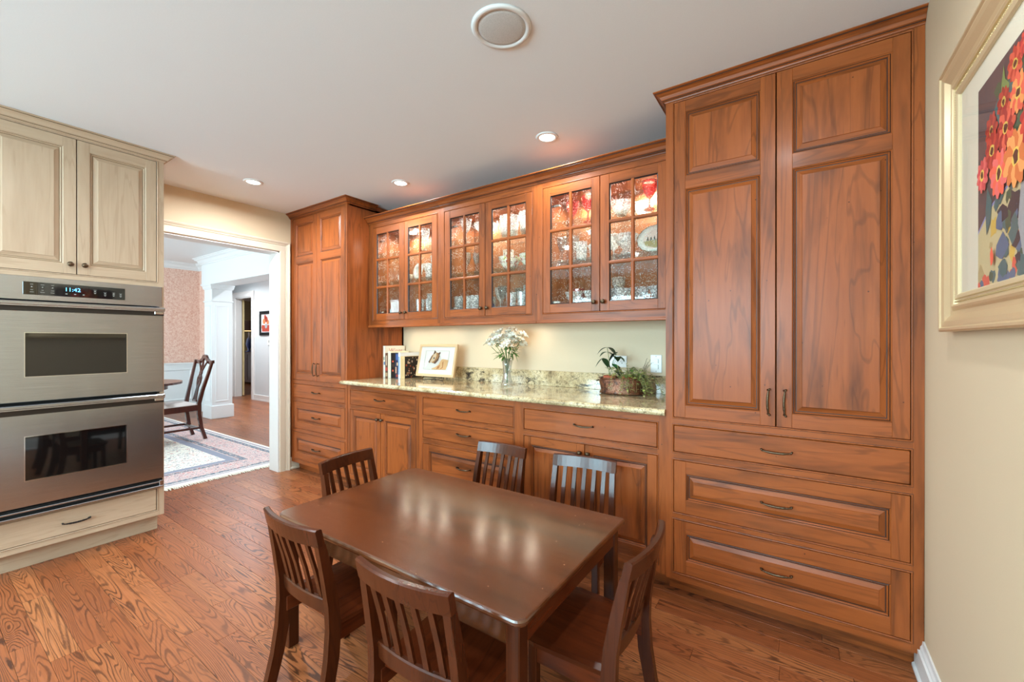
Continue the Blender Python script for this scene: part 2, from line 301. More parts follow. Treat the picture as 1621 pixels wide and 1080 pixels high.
# ------------------------------------------------------------------ mesh builder
class MB:
    def __init__(s): s.v = []; s.f = []; s.m = []; s.s = []; s.M = None
    def add(s, vs, fs, mat=0, smooth=False):
        o = len(s.v)
        for p in vs:
            if s.M is not None: p = s.M @ Vector(p)
            s.v.append(tuple(p))
        for f in fs: s.f.append(tuple(i + o for i in f)); s.m.append(mat); s.s.append(smooth)
    def box(s, x0, x1, y0, y1, z0, z1, mat=0, c=0.0):
        if x1 < x0: x0, x1 = x1, x0
        if y1 < y0: y0, y1 = y1, y0
        if z1 < z0: z0, z1 = z1, z0
        if c <= 0:
            s.add([(x0, y0, z0), (x1, y0, z0), (x1, y1, z0), (x0, y1, z0), (x0, y0, z1), (x1, y0, z1), (x1, y1, z1), (x0, y1, z1)],
                  [(0, 3, 2, 1), (4, 5, 6, 7), (0, 1, 5, 4), (1, 2, 6, 5), (2, 3, 7, 6), (3, 0, 4, 7)], mat); return
        c = min(c, (x1 - x0) * .45, (y1 - y0) * .45, (z1 - z0) * .45)
        X = (x0, x1); Y = (y0, y1); Z = (z0, z1); vs = []; ix = {}
        for i in (0, 1):
            for j in (0, 1):
                for k in (0, 1):
                    p = [X[i], Y[j], Z[k]]; q = [c if i == 0 else -c, c if j == 0 else -c, c if k == 0 else -c]
                    for a in range(3):
                        r = [p[t] + (q[t] if t != a else 0) for t in range(3)]
                        ix[(i, j, k, a)] = len(vs); vs.append(tuple(r))
        fs = []
        g = lambda i, j, k, a: ix[(i, j, k, a)]
        fs += [(g(0,0,0,0), g(0,0,1,0), g(0,1,1,0), g(0,1,0,0)), (g(1,0,0,0), g(1,1,0,0), g(1,1,1,0), g(1,0,1,0)),
               (g(0,0,0,1), g(1,0,0,1), g(1,0,1,1), g(0,0,1,1)), (g(0,1,0,1), g(0,1,1,1), g(1,1,1,1), g(1,1,0,1)),
               (g(0,0,0,2), g(0,1,0,2), g(1,1,0,2), g(1,0,0,2)), (g(0,0,1,2), g(1,0,1,2), g(1,1,1,2), g(0,1,1,2))]
        for j in (0, 1):
            for k in (0, 1): fs.append((g(0,j,k,1), g(1,j,k,1), g(1,j,k,2), g(0,j,k,2)))
        for i in (0, 1):
            for k in (0, 1): fs.append((g(i,0,k,0), g(i,1,k,0), g(i,1,k,2), g(i,0,k,2)))
            for j in (0, 1): fs.append((g(i,j,0,0), g(i,j,1,0), g(i,j,1,1), g(i,j,0,1)))
            for j in (0, 1):
                for k in (0, 1): fs.append((g(i,j,k,0), g(i,j,k,1), g(i,j,k,2)))
        s.add(vs, fs, mat)
    def lathe(s, prof, n=20, cx=0, cy=0, mat=0, smooth=True, flute=0.0, fl=0, sx=1.0, sy=1.0):
        vs = []; fs = []
        for r, z in prof:
            for i in range(n):
                a = 2 * PI * i / n; rr = r * (1 + flute * math.cos(fl * a)) if fl else (r * (1 - flute if i % 2 else 1))
                vs.append((cx + rr * math.cos(a) * sx, cy + rr * math.sin(a) * sy, z))
        for k in range(len(prof) - 1):
            for i in range(n):
                j = (i + 1) % n
                fs.append((k * n + i, k * n + j, (k + 1) * n + j, (k + 1) * n + i))
        if prof[0][0] > 1e-5: fs.append(tuple(range(n - 1, -1, -1)))
        if prof[-1][0] > 1e-5: fs.append(tuple((len(prof) - 1) * n + i for i in range(n)))
        s.add(vs, fs, mat, smooth)
    def tube(s, pts, rad, n=8, mat=0, smooth=True, caps=True, sq=None, up=(0, 0, 1)):
        """rad float or list; sq=(w,d) makes a rectangular bar"""
        P = [Vector(p) for p in pts]; vs = []; fs = []
        for k, p in enumerate(P):
            t = (P[min(k + 1, len(P) - 1)] - P[max(k - 1, 0)]).normalized()
            u = Vector(up)
            if abs(t.dot(u)) > 0.97: u = Vector((1, 0, 0))
            a = t.cross(u).normalized(); b = a.cross(t).normalized()
            r = rad[k] if isinstance(rad, (list, tuple)) else rad
            if sq:
                w, d = sq[k] if isinstance(sq, list) else sq
                for i, j in ((-1, -1), (1, -1), (1, 1), (-1, 1)): vs.append(p + a * (i * w / 2) + b * (j * d / 2))
            else:
                for i in range(n):
                    th = 2 * PI * i / n; vs.append(p + a * (r * math.cos(th)) + b * (r * math.sin(th)))
        if sq: n = 4
        for k in range(len(P) - 1):
            for i in range(n):
                j = (i + 1) % n; fs.append((k * n + i, k * n + j, (k + 1) * n + j, (k + 1) * n + i))
        if caps: fs.append(tuple(range(n - 1, -1, -1))); fs.append(tuple((len(P) - 1) * n + i for i in range(n)))
        s.add(vs, fs, mat, smooth and not sq)
    def sweep(s, path, prof, fmap, closed=False, mat=0, caps=True, smooth=False):
        """profile (out, up) along a 2-D path with mitred corners; out = right-hand side"""
        n = len(path); P = [Vector(p) for p in path]; vs = []; fs = []
        segs = []
        for i in range(n if closed else n - 1):
            d = (P[(i + 1) % n] - P[i]).normalized(); segs.append(Vector((d.y, -d.x)))
        for i in range(n):
            if closed: n1, n2 = segs[i - 1], segs[i]
            else: n1, n2 = segs[max(i - 1, 0)], segs[min(i, n - 2)]
            m = (n1 + n2) / (1 + n1.dot(n2))
            for o, h in prof:
                q = P[i] + m * o; vs.append(fmap(q.x, q.y, h))
        k = len(prof)
        for i in range(n if closed else n - 1):
            a = i * k; b = ((i + 1) % n) * k
            for j in range(k - 1): fs.append((a + j, b + j, b + j + 1, a + j + 1))
            fs.append((a + k - 1, b + k - 1, b, a))
        if caps and not closed:
            fs.append(tuple(range(k - 1, -1, -1))); fs.append(tuple((n - 1) * k + j for j in range(k)))
        s.add(vs, fs, mat, smooth)
    def prism(s, pts, fmap, h0, h1, mat=0):
        n = len(pts); vs = [fmap(x, y, h0) for x, y in pts] + [fmap(x, y, h1) for x, y in pts]
        fs = [tuple(range(n - 1, -1, -1)), tuple(range(n, 2 * n))] + [(i, (i + 1) % n, n + (i + 1) % n, n + i) for i in range(n)]
        s.add(vs, fs, mat)
    def mesh(s, name, mats):
        me = bpy.data.meshes.new(name); me.from_pydata(s.v, [], s.f)
        for m in (mats if isinstance(mats, (list, tuple)) else [mats]): me.materials.append(m)
        me.polygons.foreach_set('material_index', s.m); me.polygons.foreach_set('use_smooth', s.s)
        bm = bmesh.new(); bm.from_mesh(me); bmesh.ops.recalc_face_normals(bm, faces=bm.faces); bm.to_mesh(me); bm.free()
        me.update(); return me
    def build(s, name, mats, parent=None, loc=None, kind=None):
        o = bpy.data.objects.new(name, s.mesh(name, mats)); C.objects.link(o)
        if parent: o.parent = parent
        if loc: o.location = loc
        if kind: o['kind'] = kind
        return o
def thing(name, label, cat, loc=(0, 0, 0), rz=0.0, group=None):
    o = bpy.data.objects.new(name, None); C.objects.link(o); o.empty_display_size = 0.1
    o.location = loc; o.rotation_euler = (0, 0, rz); o['label'] = label; o['category'] = cat
    if group: o['group'] = group
    return o
def tag(o, label, cat, group=None):
    o['label'] = label; o['category'] = cat
    if group: o['group'] = group
    return o
def struct(mb, name, mats, parent=None):
    return mb.build(name, mats, parent, kind='structure' if parent is None else None)
def link_copy(o, parent=None):
    c = o.copy(); C.objects.link(c); c.parent = parent
    return c
def dup(root, loc, rz, label, group=None):
    r = link_copy(root); r.location = loc; r.rotation_euler = (0, 0, rz); r['label'] = label
    if group: r['group'] = group
    for ch in list(root.children):
        c = link_copy(ch, r)
        for g in list(ch.children): link_copy(g, c)
    return r
XY = lambda z0: (lambda x, y, h: (x, y, z0 + h))
def text_mb(txt, size, fmap, mat=0, font=None, extrude=0.0):
    cu = bpy.data.curves.new('t', 'FONT'); cu.body = txt; cu.size = size; cu.align_x = 'CENTER'; cu.align_y = 'CENTER'; cu.resolution_u = 3
    o = bpy.data.objects.new('t', cu); C.objects.link(o)
    me = bpy.data.meshes.new_from_object(o.evaluated_get(bpy.context.evaluated_depsgraph_get()))
    mb = MB(); mb.add([fmap(v.co.x, v.co.y) for v in me.vertices], [tuple(p.vertices) for p in me.polygons], mat)
    bpy.data.objects.remove(o); bpy.data.curves.remove(cu); bpy.data.meshes.remove(me)
    return mb

# ------------------------------------------------------------------ the rooms
ZC = 2.48; XL = -4.486; XL2 = -4.643; YB = 0.635; YF = -5.0
# floor: slab + boards
fl = MB(); fl.box(-16, 0.15, YF - 0.2, 6.0, -0.12, -0.018, 0)
floor = struct(fl, 'floor', [plain('subfloor', (70, 40, 24), 0.8)])
def board_geo(mb, x0, x1, y0, y1, g=0.0005):
    mb.box(x0 + g, x1 - g, y0 + g, y1 - g, -0.018, 0.0, 0, 0.0006)
def set_rnd(me, vals_per_box, nf):
    a = me.attributes.new('rnd', 'FLOAT', 'FACE')
    out = []
    for v in vals_per_box: out += [v] * nf
    a.data.foreach_set('value', out)
NF = 26
PW = 0.0835
boards = []
row = 0; y = 0.10
while y > YF + 0.02:
    x = -4.505 - rng.random() * 0.0
    xs = [-4.505]
    xx = -4.505 + rng.uniform(0.15, 0.7)
    while xx < 0.0 - 0.12: xs.append(xx); xx += rng.uniform(0.38, 1.15)
    xs.append(0.0)
    for a, b in zip(xs[:-1], xs[1:]): boards.append((a, b, y - PW, y))
    y -= PW; row += 1
near = sorted(boards, key=lambda q: -q[3])[:]
single = [q for q in boards if q[3] > -2.55][:290]
rest = [q for q in boards if q not in single]
for a, b, c, d in single:
    mb = MB(); board_geo(mb, a, b, c, d); o = mb.build('plank', oak, floor); set_rnd(o.data, [rng.random()], NF)
mb = MB(); rv = []
for a, b, c, d in rest: board_geo(mb, a, b, c, d); rv.append(rng.random())
o = mb.build('planks_beyond', oak, floor, kind='stuff'); set_rnd(o.data, rv, NF)
# border strips at the doorway (run along the wall) and boards of the dining room and hall
bd = MB(); board_geo(bd, -4.60, -4.505, -1.6, 0.10); o = bd.build('threshold_board', oak, floor); set_rnd(o.data, [0.52], NF)
mb = MB(); rv = []; y = 4.9
while y > -3.5:
    xx = -4.60
    while xx > -15.5:
        w_ = rng.uniform(0.6, 1.6); board_geo(mb, xx - w_, xx, y - PW, y); rv.append(rng.random()); xx -= w_
    y -= PW
o = mb.build('dining_room_planks', oak, floor, kind='stuff'); set_rnd(o.data, rv, NF)

cl = MB(); cl.box(XL, 0.15, YF, YB + 0.15, ZC, ZC + 0.12); struct(cl, 'ceiling', ceil_m)
wb = MB(); wb.box(XL2, 0.15, YB, YB + 0.12, 0, ZC + 0.12); struct(wb, 'wall_back', wall_m)
wr = MB(); wr.box(0, 0.15, YF, YB, 0, ZC); struct(wr, 'wall_right', wall_m)
OY0, OY1, OZ = -1.10, -0.098, 2.105      # doorway opening
wl = MB(); wl.box(XL2, XL, OY1, YB, 0, ZC); wl.box(XL2, XL, OY0, OY1, OZ, ZC); wl.box(XL2, XL, YF, OY0, 0, ZC)
struct(wl, 'wall_left', wall_m)
# wall behind the camera with two windows
wf = MB(); zs0, zs1 = 0.85, 2.15; wins = [(-4.2, -2.5), (-2.0, -0.3)]
for a, b in ((XL2, -4.2), (-2.5, -2.0), (-0.3, 0.15)): wf.box(a, b, YF - 0.12, YF, 0, ZC)
for a, b in wins: wf.box(a, b, YF - 0.12, YF, 0, zs0); wf.box(a, b, YF - 0.12, YF, zs1, ZC)
struct(wf, 'wall_front', wall_m)
def window(name, a, b, y, z0, z1):
    mb = MB()
    w = struct(mb_frame(a, b, y, z0, z1), name, white_m)
    mu = MB(); mu.box((a + b) / 2 - .02, (a + b) / 2 + .02, y - .07, y - .03, z0, z1)
    for t in (1, 2): mu.box(a, b, y - .06, y - .04, z0 + (z1 - z0) * t / 3 - .012, z0 + (z1 - z0) * t / 3 + .012)
    mu.build('muntins', white_m, w)
    g = MB(); g.box(a + .05, b - .05, y - .052, y - .048, z0 + .05, z1 - .05); g.build('window_pane', shelf_glass, w)
def mb_frame(a, b, y, z0, z1):
    mb = MB()
    mb.box(a, a + .06, y - .1, y + .015, z0, z1); mb.box(b - .06, b, y - .1, y + .015, z0, z1)
    mb.box(a, b, y - .1, y + .015, z0, z0 + .06); mb.box(a, b, y - .1, y + .015, z1 - .06, z1)
    mb.box(a - .09, a, y, y + .018, z0 - .09, z1 + .09); mb.box(b, b + .09, y, y + .018, z0 - .09, z1 + .09)
    mb.box(a, b, y, y + .018, z1, z1 + .09); mb.box(a - .1, b + .1, y, y + .05, z0 - .03, z0); return mb
window('window_1', *wins[0], YF, zs0, zs1); window('window_2', *wins[1], YF, zs0, zs1)

# doorway casing: jamb lining + moulded casing
jm = MB()
jm.box(XL2 - .004, XL + .002, OY1 - .012, OY1, 0, OZ); jm.box(XL2 - .004, XL + .002, OY0, OY0 + .012, 0, OZ); jm.box(XL2 - .004, XL + .002, OY0, OY1, OZ - .012, OZ)
struct(jm, 'trim_1', white_m)
cs = MB(); pr = [(0, 0), (0, .014), (.004, .018), (.05, .018), (.056, .012), (.062, .02), (.07, .022), (.078, .03), (.088, .034), (.094, .028), (.094, 0)]
cs.sweep([(OY0 - 0.0, 0), (OY0, OZ), (OY1, OZ), (OY1, 0)][::-1], pr, lambda y, z, h: (XL + h, y, z))
struct(cs, 'trim_2', casing_m)
cs = MB(); cs.sweep([(OY0, 0), (OY0, OZ), (OY1, OZ), (OY1, 0)][::-1], pr, lambda y, z, h: (XL2 - h, y, z)); struct(cs, 'trim_3', white_m)
# baseboards
bp = [(0, 0), (.016, 0), (.016, .09), (.013, .10), (.013, .112), (.008, .12), (.006, .135), (0, .135)]
b1 = MB(); b1.sweep([(0, 0.055), (0, YF)][::-1], [(-a, b) for a, b in bp], XY(0)); struct(b1, 'baseboard_right', white_m)
b2 = MB(); b2.box(-.028, 0, YF, .055, 0, .022, 0, .006); b2.box(-.02, 0, YF, .055, 0, .1); struct(b2, 'baseboard_right', white_m)
b3 = MB(); b3.box(XL, XL + .016, 0.0, 0.09, 0, .12, 0, .003); b3.box(XL, XL + .028, 0.0, .09, 0, .022, 0, .005); struct(b3, 'baseboard_left', casing_m)

# ------------------------------------------------------------------ dining room, hall
ZD = 2.60; XD = -9.25; YR = 0.90
d = MB(); d.box(XD, XL2, -3.5, 0.68, ZD, ZD + .1); d.box(XD, -8.53, .68, YR, ZD, ZD + .1); struct(d, 'ceiling_dining', bluewhite_m)
WH = 0.87
d = MB(); d.box(XD - .12, XD, -3.5, YR + .12, 0, ZD); struct(d, 'wall_dining_far', wallpaper)
d = MB(); d.box(XD, -8.40, YR, YR + .1, 0, ZD); struct(d, 'wall_dining_return', wallpaper)
d = MB()
for a, b, z0, z1 in ((XD - .12, -8.1, 0, ZD), (-5.7, XL2, 0, ZD), (-8.1, -5.7, 0, .8), (-8.1, -5.7, 2.2, ZD)): d.box(a, b, -3.62, -3.5, z0, z1)
struct(d, 'wall_dining_front', wallpaper)
window('window_3', -8.1, -5.7, -3.5, .8, 2.2)
# wainscot with recessed panels and chair rail
d = MB(); d.box(XD, XD + .012, -3.5, YR, 0, WH); d.box(XD, -8.41, YR - .012, YR, 0, WH)
d.box(XD, XD + .035, -3.5, YR, WH - .03, WH, 0, .005); d.box(XD, XD + .022, -3.5, YR, WH - .06, WH - .03); d.box(XD, -8.41, YR - .035, YR, WH - .03, WH, 0, .005)
d.box(XD, XD + .02, -3.5, YR, 0, .14, 0, .004); d.box(XD, -8.41, YR - .02, YR, 0, .14, 0, .004)
struct(d, 'trim_4', bluewhite_m)
for k in range(5):
    y1 = 0.78 - k * 0.86; p = MB()
    p.sweep([(y1, .22), (y1 - .76, .22), (y1 - .76, .76), (y1, .76)], [(0, 0), (0, .012), (.012, .016), (.022, .006), (.03, 0)], lambda y, z, h: (XD + .012 + h, y, z), closed=True)
    struct(p, 'trim_%d' % (5 + k), bluewhite_m)
CRP = [(0, -.11), (.012, -.11), (.014, -.095), (.03, -.08), (.05, -.045), (.075, -.03), (.08, -.018), (.095, -.01), (.1, 0), (0, 0)]
d = MB(); d.sweep([(XD, -3.5), (XD, YR), (-8.53, YR)], CRP, XY(ZD)); struct(d, 'trim_10', bluewhite_m)
# beam, crown on it, column
d = MB(); d.box(-8.53, XL2, .68, .97, 2.155, ZD); d.box(-8.55, XL2, .672, .68, 2.155, 2.18); struct(d, 'trim_11', bluewhite_m)
d = MB(); d.sweep([(-8.53, .97), (-8.53, .68), (XL2, .68)], CRP, XY(ZD)); struct(d, 'trim_12', bluewhite_m)
col = thing('column', 'square white panelled column with tall base block beside dining rug', 'column', (-8.265, .825, 0))
d = MB(); d.box(-.145, .145, -.145, .145, 0, 2.155); d.build('shaft', bluewhite_m, col)
d = MB(); d.box(-.165, .165, -.165, .165, 0, .21, 0, .006); d.build('base', bluewhite_m, col)
d = MB(); d.sweep([(-.145, -.145), (.145, -.145), (.145, .145), (-.145, .145)], [(0, 0), (.012, .004), (.022, .03), (.022, .045), (.03, .06), (.03, .075), (0, .075)], XY(2.08), closed=True); d.build('capital', bluewhite_m, col)
d = MB(); d.sweep([(-.145, -.145), (.145, -.145), (.145, .145), (-.145, .145)], [(0, 0), (.01, .004), (.016, .014), (.01, .024), (0, .026)], XY(1.875), closed=True); d.build('collar', bluewhite_m, col)
for ax in (0, 1):
    for q in (-1, 1):
        d = MB(); e = .148 * q
        path = [(-.095, .27), (.095, .27), (.095, 1.82), (-.095, 1.82)]
        fm = (lambda u, z, h, e=e, q=q: (u, e + h * q, z)) if ax else (lambda u, z, h, e=e, q=q: (e + h * q, u, z))
        d.sweep(path, [(0, -.003), (0, .004), (-.012, .004), (-.018, -.003)], fm, closed=True); d.build('panel_moulding', bluewhite_m, col)
# hall: ceiling, grey wall with door opening
d = MB(); d.box(-12.6, XL2, .97, 2.24, 2.48, 2.56); struct(d, 'ceiling_hall', ceil_m)
DX0, DX1, DZ = -10.80, -10.03, 2.20
d = MB(); d.box(-12.6, DX0, 2.12, 2.24, 0, 2.5); d.box(DX1, -7.1, 2.12, 2.24, 0, 2.5); d.box(DX0, DX1, 2.12, 2.24, DZ, 2.5); d.box(-5.3, XL2, 2.12, 2.24, 0, 2.5); d.box(-7.1, -5.3, 2.12, 2.24, 0, 2.5); struct(d, 'wall_hall', grey_wall_m)
d = MB(); d.box(-12.7, -12.6, .97, 2.24, 0, 2.56); d.box(-12.6, XD - .12, .85, .97, 0, 2.56); struct(d, 'wall_hall_end', grey_wall_m)
d = MB(); d.sweep([(DX1, 0), (DX1, DZ), (DX0, DZ), (DX0, 0)][::-1], [(-a * 1.25, b) for a, b in pr], lambda x, z, h: (x, 2.12 - h, z)); d.box(DX0, DX0 + .02, 2.12, 2.24, 0, DZ); d.box(DX1 - .02, DX1, 2.12, 2.24, 0, DZ); d.box(DX0, DX1, 2.12, 2.24, DZ - .02, DZ)
struct(d, 'door_1', white_m)
d = MB(); d.box(DX1 + .12, XL2, 2.10, 2.12, 0, .12, 0, .004); d.box(DX1 + .12, XL2, 2.09, 2.10, 0, .03); d.box(-12.6, DX0 - .12, 2.10, 2.12, 0, .12, 0, .004); struct(d, 'baseboard_hall', white_m)
# room beyond the hall door
d = MB(); d.box(-16, -9, 4.9, 5.0, 0, 2.6); d.box(-16.1, -16, 2.24, 5, 0, 2.6); d.box(-9.1, -9, 2.24, 5, 0, 2.6); struct(d, 'wall_study', plain('tan_wall_paint', (176, 158, 122), 0.8))
d = MB(); d.box(-16, -9, 2.24, 5, 2.6, 2.7); struct(d, 'ceiling_study', ceil_m)
cur = MB(); vs = []; fs = []; nn = 120
for i in range(nn + 1):
    x = -15.9 + i * 5.2 / nn; yy = 4.74 + .04 * math.sin(i * 1.3)
    vs += [(x, yy, .05), (x, yy, 2.4)]
for i in range(nn): fs.append((2 * i, 2 * i + 2, 2 * i + 3, 2 * i + 1))
cur.add(vs, fs, 0, True)
m, nt, b = nm('striped_curtain'); mp = mapping(nt, (1, 1, 1)); wv = nd(nt, 'ShaderNodeTexWave'); wv.inputs['Scale'].default_value = 2.4; lk(nt, mp.outputs[0], wv.inputs['Vector'])
r = ramp(nt, [(0.0, rgb((120, 116, 92))), (0.55, rgb((168, 164, 132))), (0.7, rgb((96, 92, 74)))]); lk(nt, wv.outputs['Fac'], r.inputs[0]); lk(nt, r.outputs[0], b.inputs['Base Color'])
tag(cur.build('curtain', m), 'olive striped curtain hanging behind the lamp beyond the hall door', 'curtain')
sb = thing('sideboard', 'dark wooden sideboard seen through the hall doorway', 'sideboard', (-13.7, 3.7, 0))
d = MB(); d.box(-.9, .9, -.25, .25, .08, .90); d.build('body', dark_cab, sb)
d = MB(); d.box(-.93, .93, -.28, .28, .90, .93, 0, .008); d.build('top', dark_cab, sb)
for k in range(4):
    d = MB(); d.box(-.86 + k * .435, -.86 + k * .435 + .41, -.262, -.25, .14, .86, 0, .006); dd = d.build('door', dark_cab, sb)
    d = MB(); d.box(-.80 + k * .435, -.80 + k * .435 + .29, -.268, -.26, .22, .78, 0, .006); d.build('door_panel', dark_cab, dd)
lp = thing('table_lamp', 'table lamp with dark flared shade on the sideboard', 'lamp', (-13.55, 3.6, .93))
d = MB(); d.lathe([(.09, 0), (.09, .02), (.03, .04), (.05, .12), (.085, .22), (.06, .36), (.02, .42), (.02, .56)], 16); d.build('base', blueware, lp)
d = MB(); d.lathe([(.30, .60), (.26, .64), (.17, .78), (.12, .9), (.118, .9), (.165, .78), (.255, .64), (.29, .60)], 24); d.build('lamp_shade', plain('brown_shade', (84, 58, 48), 0.8), lp)
d = MB(); d.lathe([(.285, .597), (.303, .6), (.303, .607), (.285, .607)], 24); d.build('shade_trim', plain('lamplit_braid', (230, 215, 170), 0.6, emit=((255, 220, 150), 1.5)), lp)  # braid emits its own glow, lamplight put into the trim colour
l = bpy.data.lights.new('lamp_bulb', 'POINT'); l.energy = 25; l.color = (1, .8, .55); l.shadow_soft_size = .05; lo = bpy.data.objects.new('lamp_bulb', l); C.objects.link(lo); lo.location = (-13.55, 3.6, 1.6)
d = MB(); d.lathe([(.04, 0), (.08, .02), (.13, .1), (.14, .13), (.13, .13), (.12, .1), (.07, .03), (0, .025)], 20); o = d.build('bowl', blueware, None, (-13.15, 3.62, .93)); tag(o, 'blue bowl on the sideboard under the lamp', 'bowl')
dl = MB(); dl.box(0, .76, -.02, .02, .01, DZ - .03, 0, .004)
dr = thing('door_leaf', 'open tan painted door leaf inside the hall doorway', 'door', (DX0 + .03, 2.27, 0), R(164))
for z in (0,): dl.build('panel', plain('tan_door_paint', (196, 178, 132), .5), dr)
d = MB(); d.M = Matrix.Translation((.70, -.06, .95)); d.lathe([(.0, -.03), (.025, -.02), (.03, 0), (.02, .02), (0, .03)], 12); d.box(-.01, .01, 0, .04, -.01, .01); d.build('door_knob', brass, dr)

def abstract_picture(parent, fmap, w, h, seed, bg, fg):
    r_ = random.Random(seed); mb = MB(); mats = [plain('picture_ground', bg, .6)] + [plain('picture_colour', c, .6) for c in fg]
    mb.prism([(0, 0), (w, 0), (w, h), (0, h)], fmap, 0, .002, 0)
    return mb, mats, r_
hp = thing('framed_picture', 'black framed picture of red flowers in a vase on the grey hall wall', 'picture', (-9.42, 2.12, 1.61))
d = MB(); d.sweep([(-.25, -.25), (-.25, .25), (.25, .25), (.25, -.25)][::-1], [(0, 0), (0, .02), (-.06, .025), (-.065, .006), (-.065, 0)], lambda x, z, h: (x, -h, z), closed=True); d.build('frame', black, hp)
d = MB(); d.box(-.2, .2, -.008, 0, -.2, .2, 0)
d.box(-.15, .16, -.010, -.008, -.17, -.04, 1)
for (x, z, r_, c) in ((-.06, .04, .06, 2), (.03, .08, .06, 1), (.09, .02, .05, 2), (-.02, .13, .045, 1), (-.12, -.08, .05, 3), (.02, -.06, .05, 4)):
    d.add([(x + r_ * math.cos(t * PI / 4), -.0115, z + r_ * math.sin(t * PI / 4)) for t in range(8)], [tuple(range(8))], c)
d.build('print', [plain('print_ground', (206, 204, 206), .6), plain('print_red', (168, 62, 44), .6), plain('print_orange', (196, 118, 70), .6), plain('print_rust', (170, 66, 40), .6), plain('print_vase', (150, 160, 168), .6)], hp)
th = thing('thermostat', 'small white thermostat on the grey hall wall below picture', 'thermostat', (-9.22, 2.12, 1.22))
d = MB(); d.box(-.10, .10, -.022, 0, -.06, .06, 0, .006); d.build('housing', plastic, th)
d = MB(); d.box(-.05, .03, -.024, -.02, -.01, .04); d.build('screen', plain('grey_lcd', (130, 136, 130), .3), th)

# rug
RX0, RX1, RY0, RY1 = -8.95, -4.80, -2.75, 0.30
rcx, rcy = (RX0 + RX1) / 2, (RY0 + RY1) / 2
rug = thing('oriental_rug', 'cream blue and pink patterned rug with fringe in dining room', 'rug', (rcx, rcy, 0))
d = MB(); d.box(-(RX1 - RX0) / 2, (RX1 - RX0) / 2, -(RY1 - RY0) / 2, (RY1 - RY0) / 2, .001, .011, 0, .003); d.build('pile', rug_mat((RX1 - RX0) / 2, (RY1 - RY0) / 2), rug)
d = MB(); hx = (RX1 - RX0) / 2; y = -(RY1 - RY0) / 2
d.box(hx, hx + .02, -(RY1 - RY0) / 2, (RY1 - RY0) / 2, .001, .009)
while y < (RY1 - RY0) / 2:
    l_ = rng.uniform(.05, .075); s_ = rng.uniform(-.012, .012)
    d.tube([(hx + .015, y, .006), (hx + .015 + l_ * .5, y + s_ * .4, .008), (hx + .015 + l_, y + s_, .004)], [.0035, .003, .002], 4, smooth=False); y += .0075
d.build('fringe', plain('cream_fringe', (240, 236, 222), .9), rug, kind='stuff')

# dining table + chairs
dt = thing('dining_table', 'dark mahogany oval dining table on the patterned rug', 'table', (-6.8, -1.55, 0.011))
d = MB(); pts = []
for i in range(25): a = PI * i / 24; pts.append((.52 * math.cos(a), .88 + .52 * math.sin(a)))
for i in range(25): a = PI + PI * i / 24; pts.append((.52 * math.cos(a), -.88 + .52 * math.sin(a)))
d.prism(pts, XY(0), .725, .75); d.build('tabletop', mahog, dt)
d = MB(); d.prism([(x * .85, y * .9) for x, y in pts], XY(0), .665, .725); d.build('apron', mahog, dt)
for q in (-.7, .7):
    d = MB(); d.lathe([(.07, .12), (.05, .2), (.09, .32), (.06, .45), (.045, .6), (.08, .665)], 16, 0, q)
    for k in range(4):
        a = PI / 4 + k * PI / 2; d.tube([(0, q, .22), (.18 * math.cos(a), q + .18 * math.sin(a), .14), (.34 * math.cos(a), q + .34 * math.sin(a), .02)], .025, 8)
    d.build('pedestal', mahog, dt)
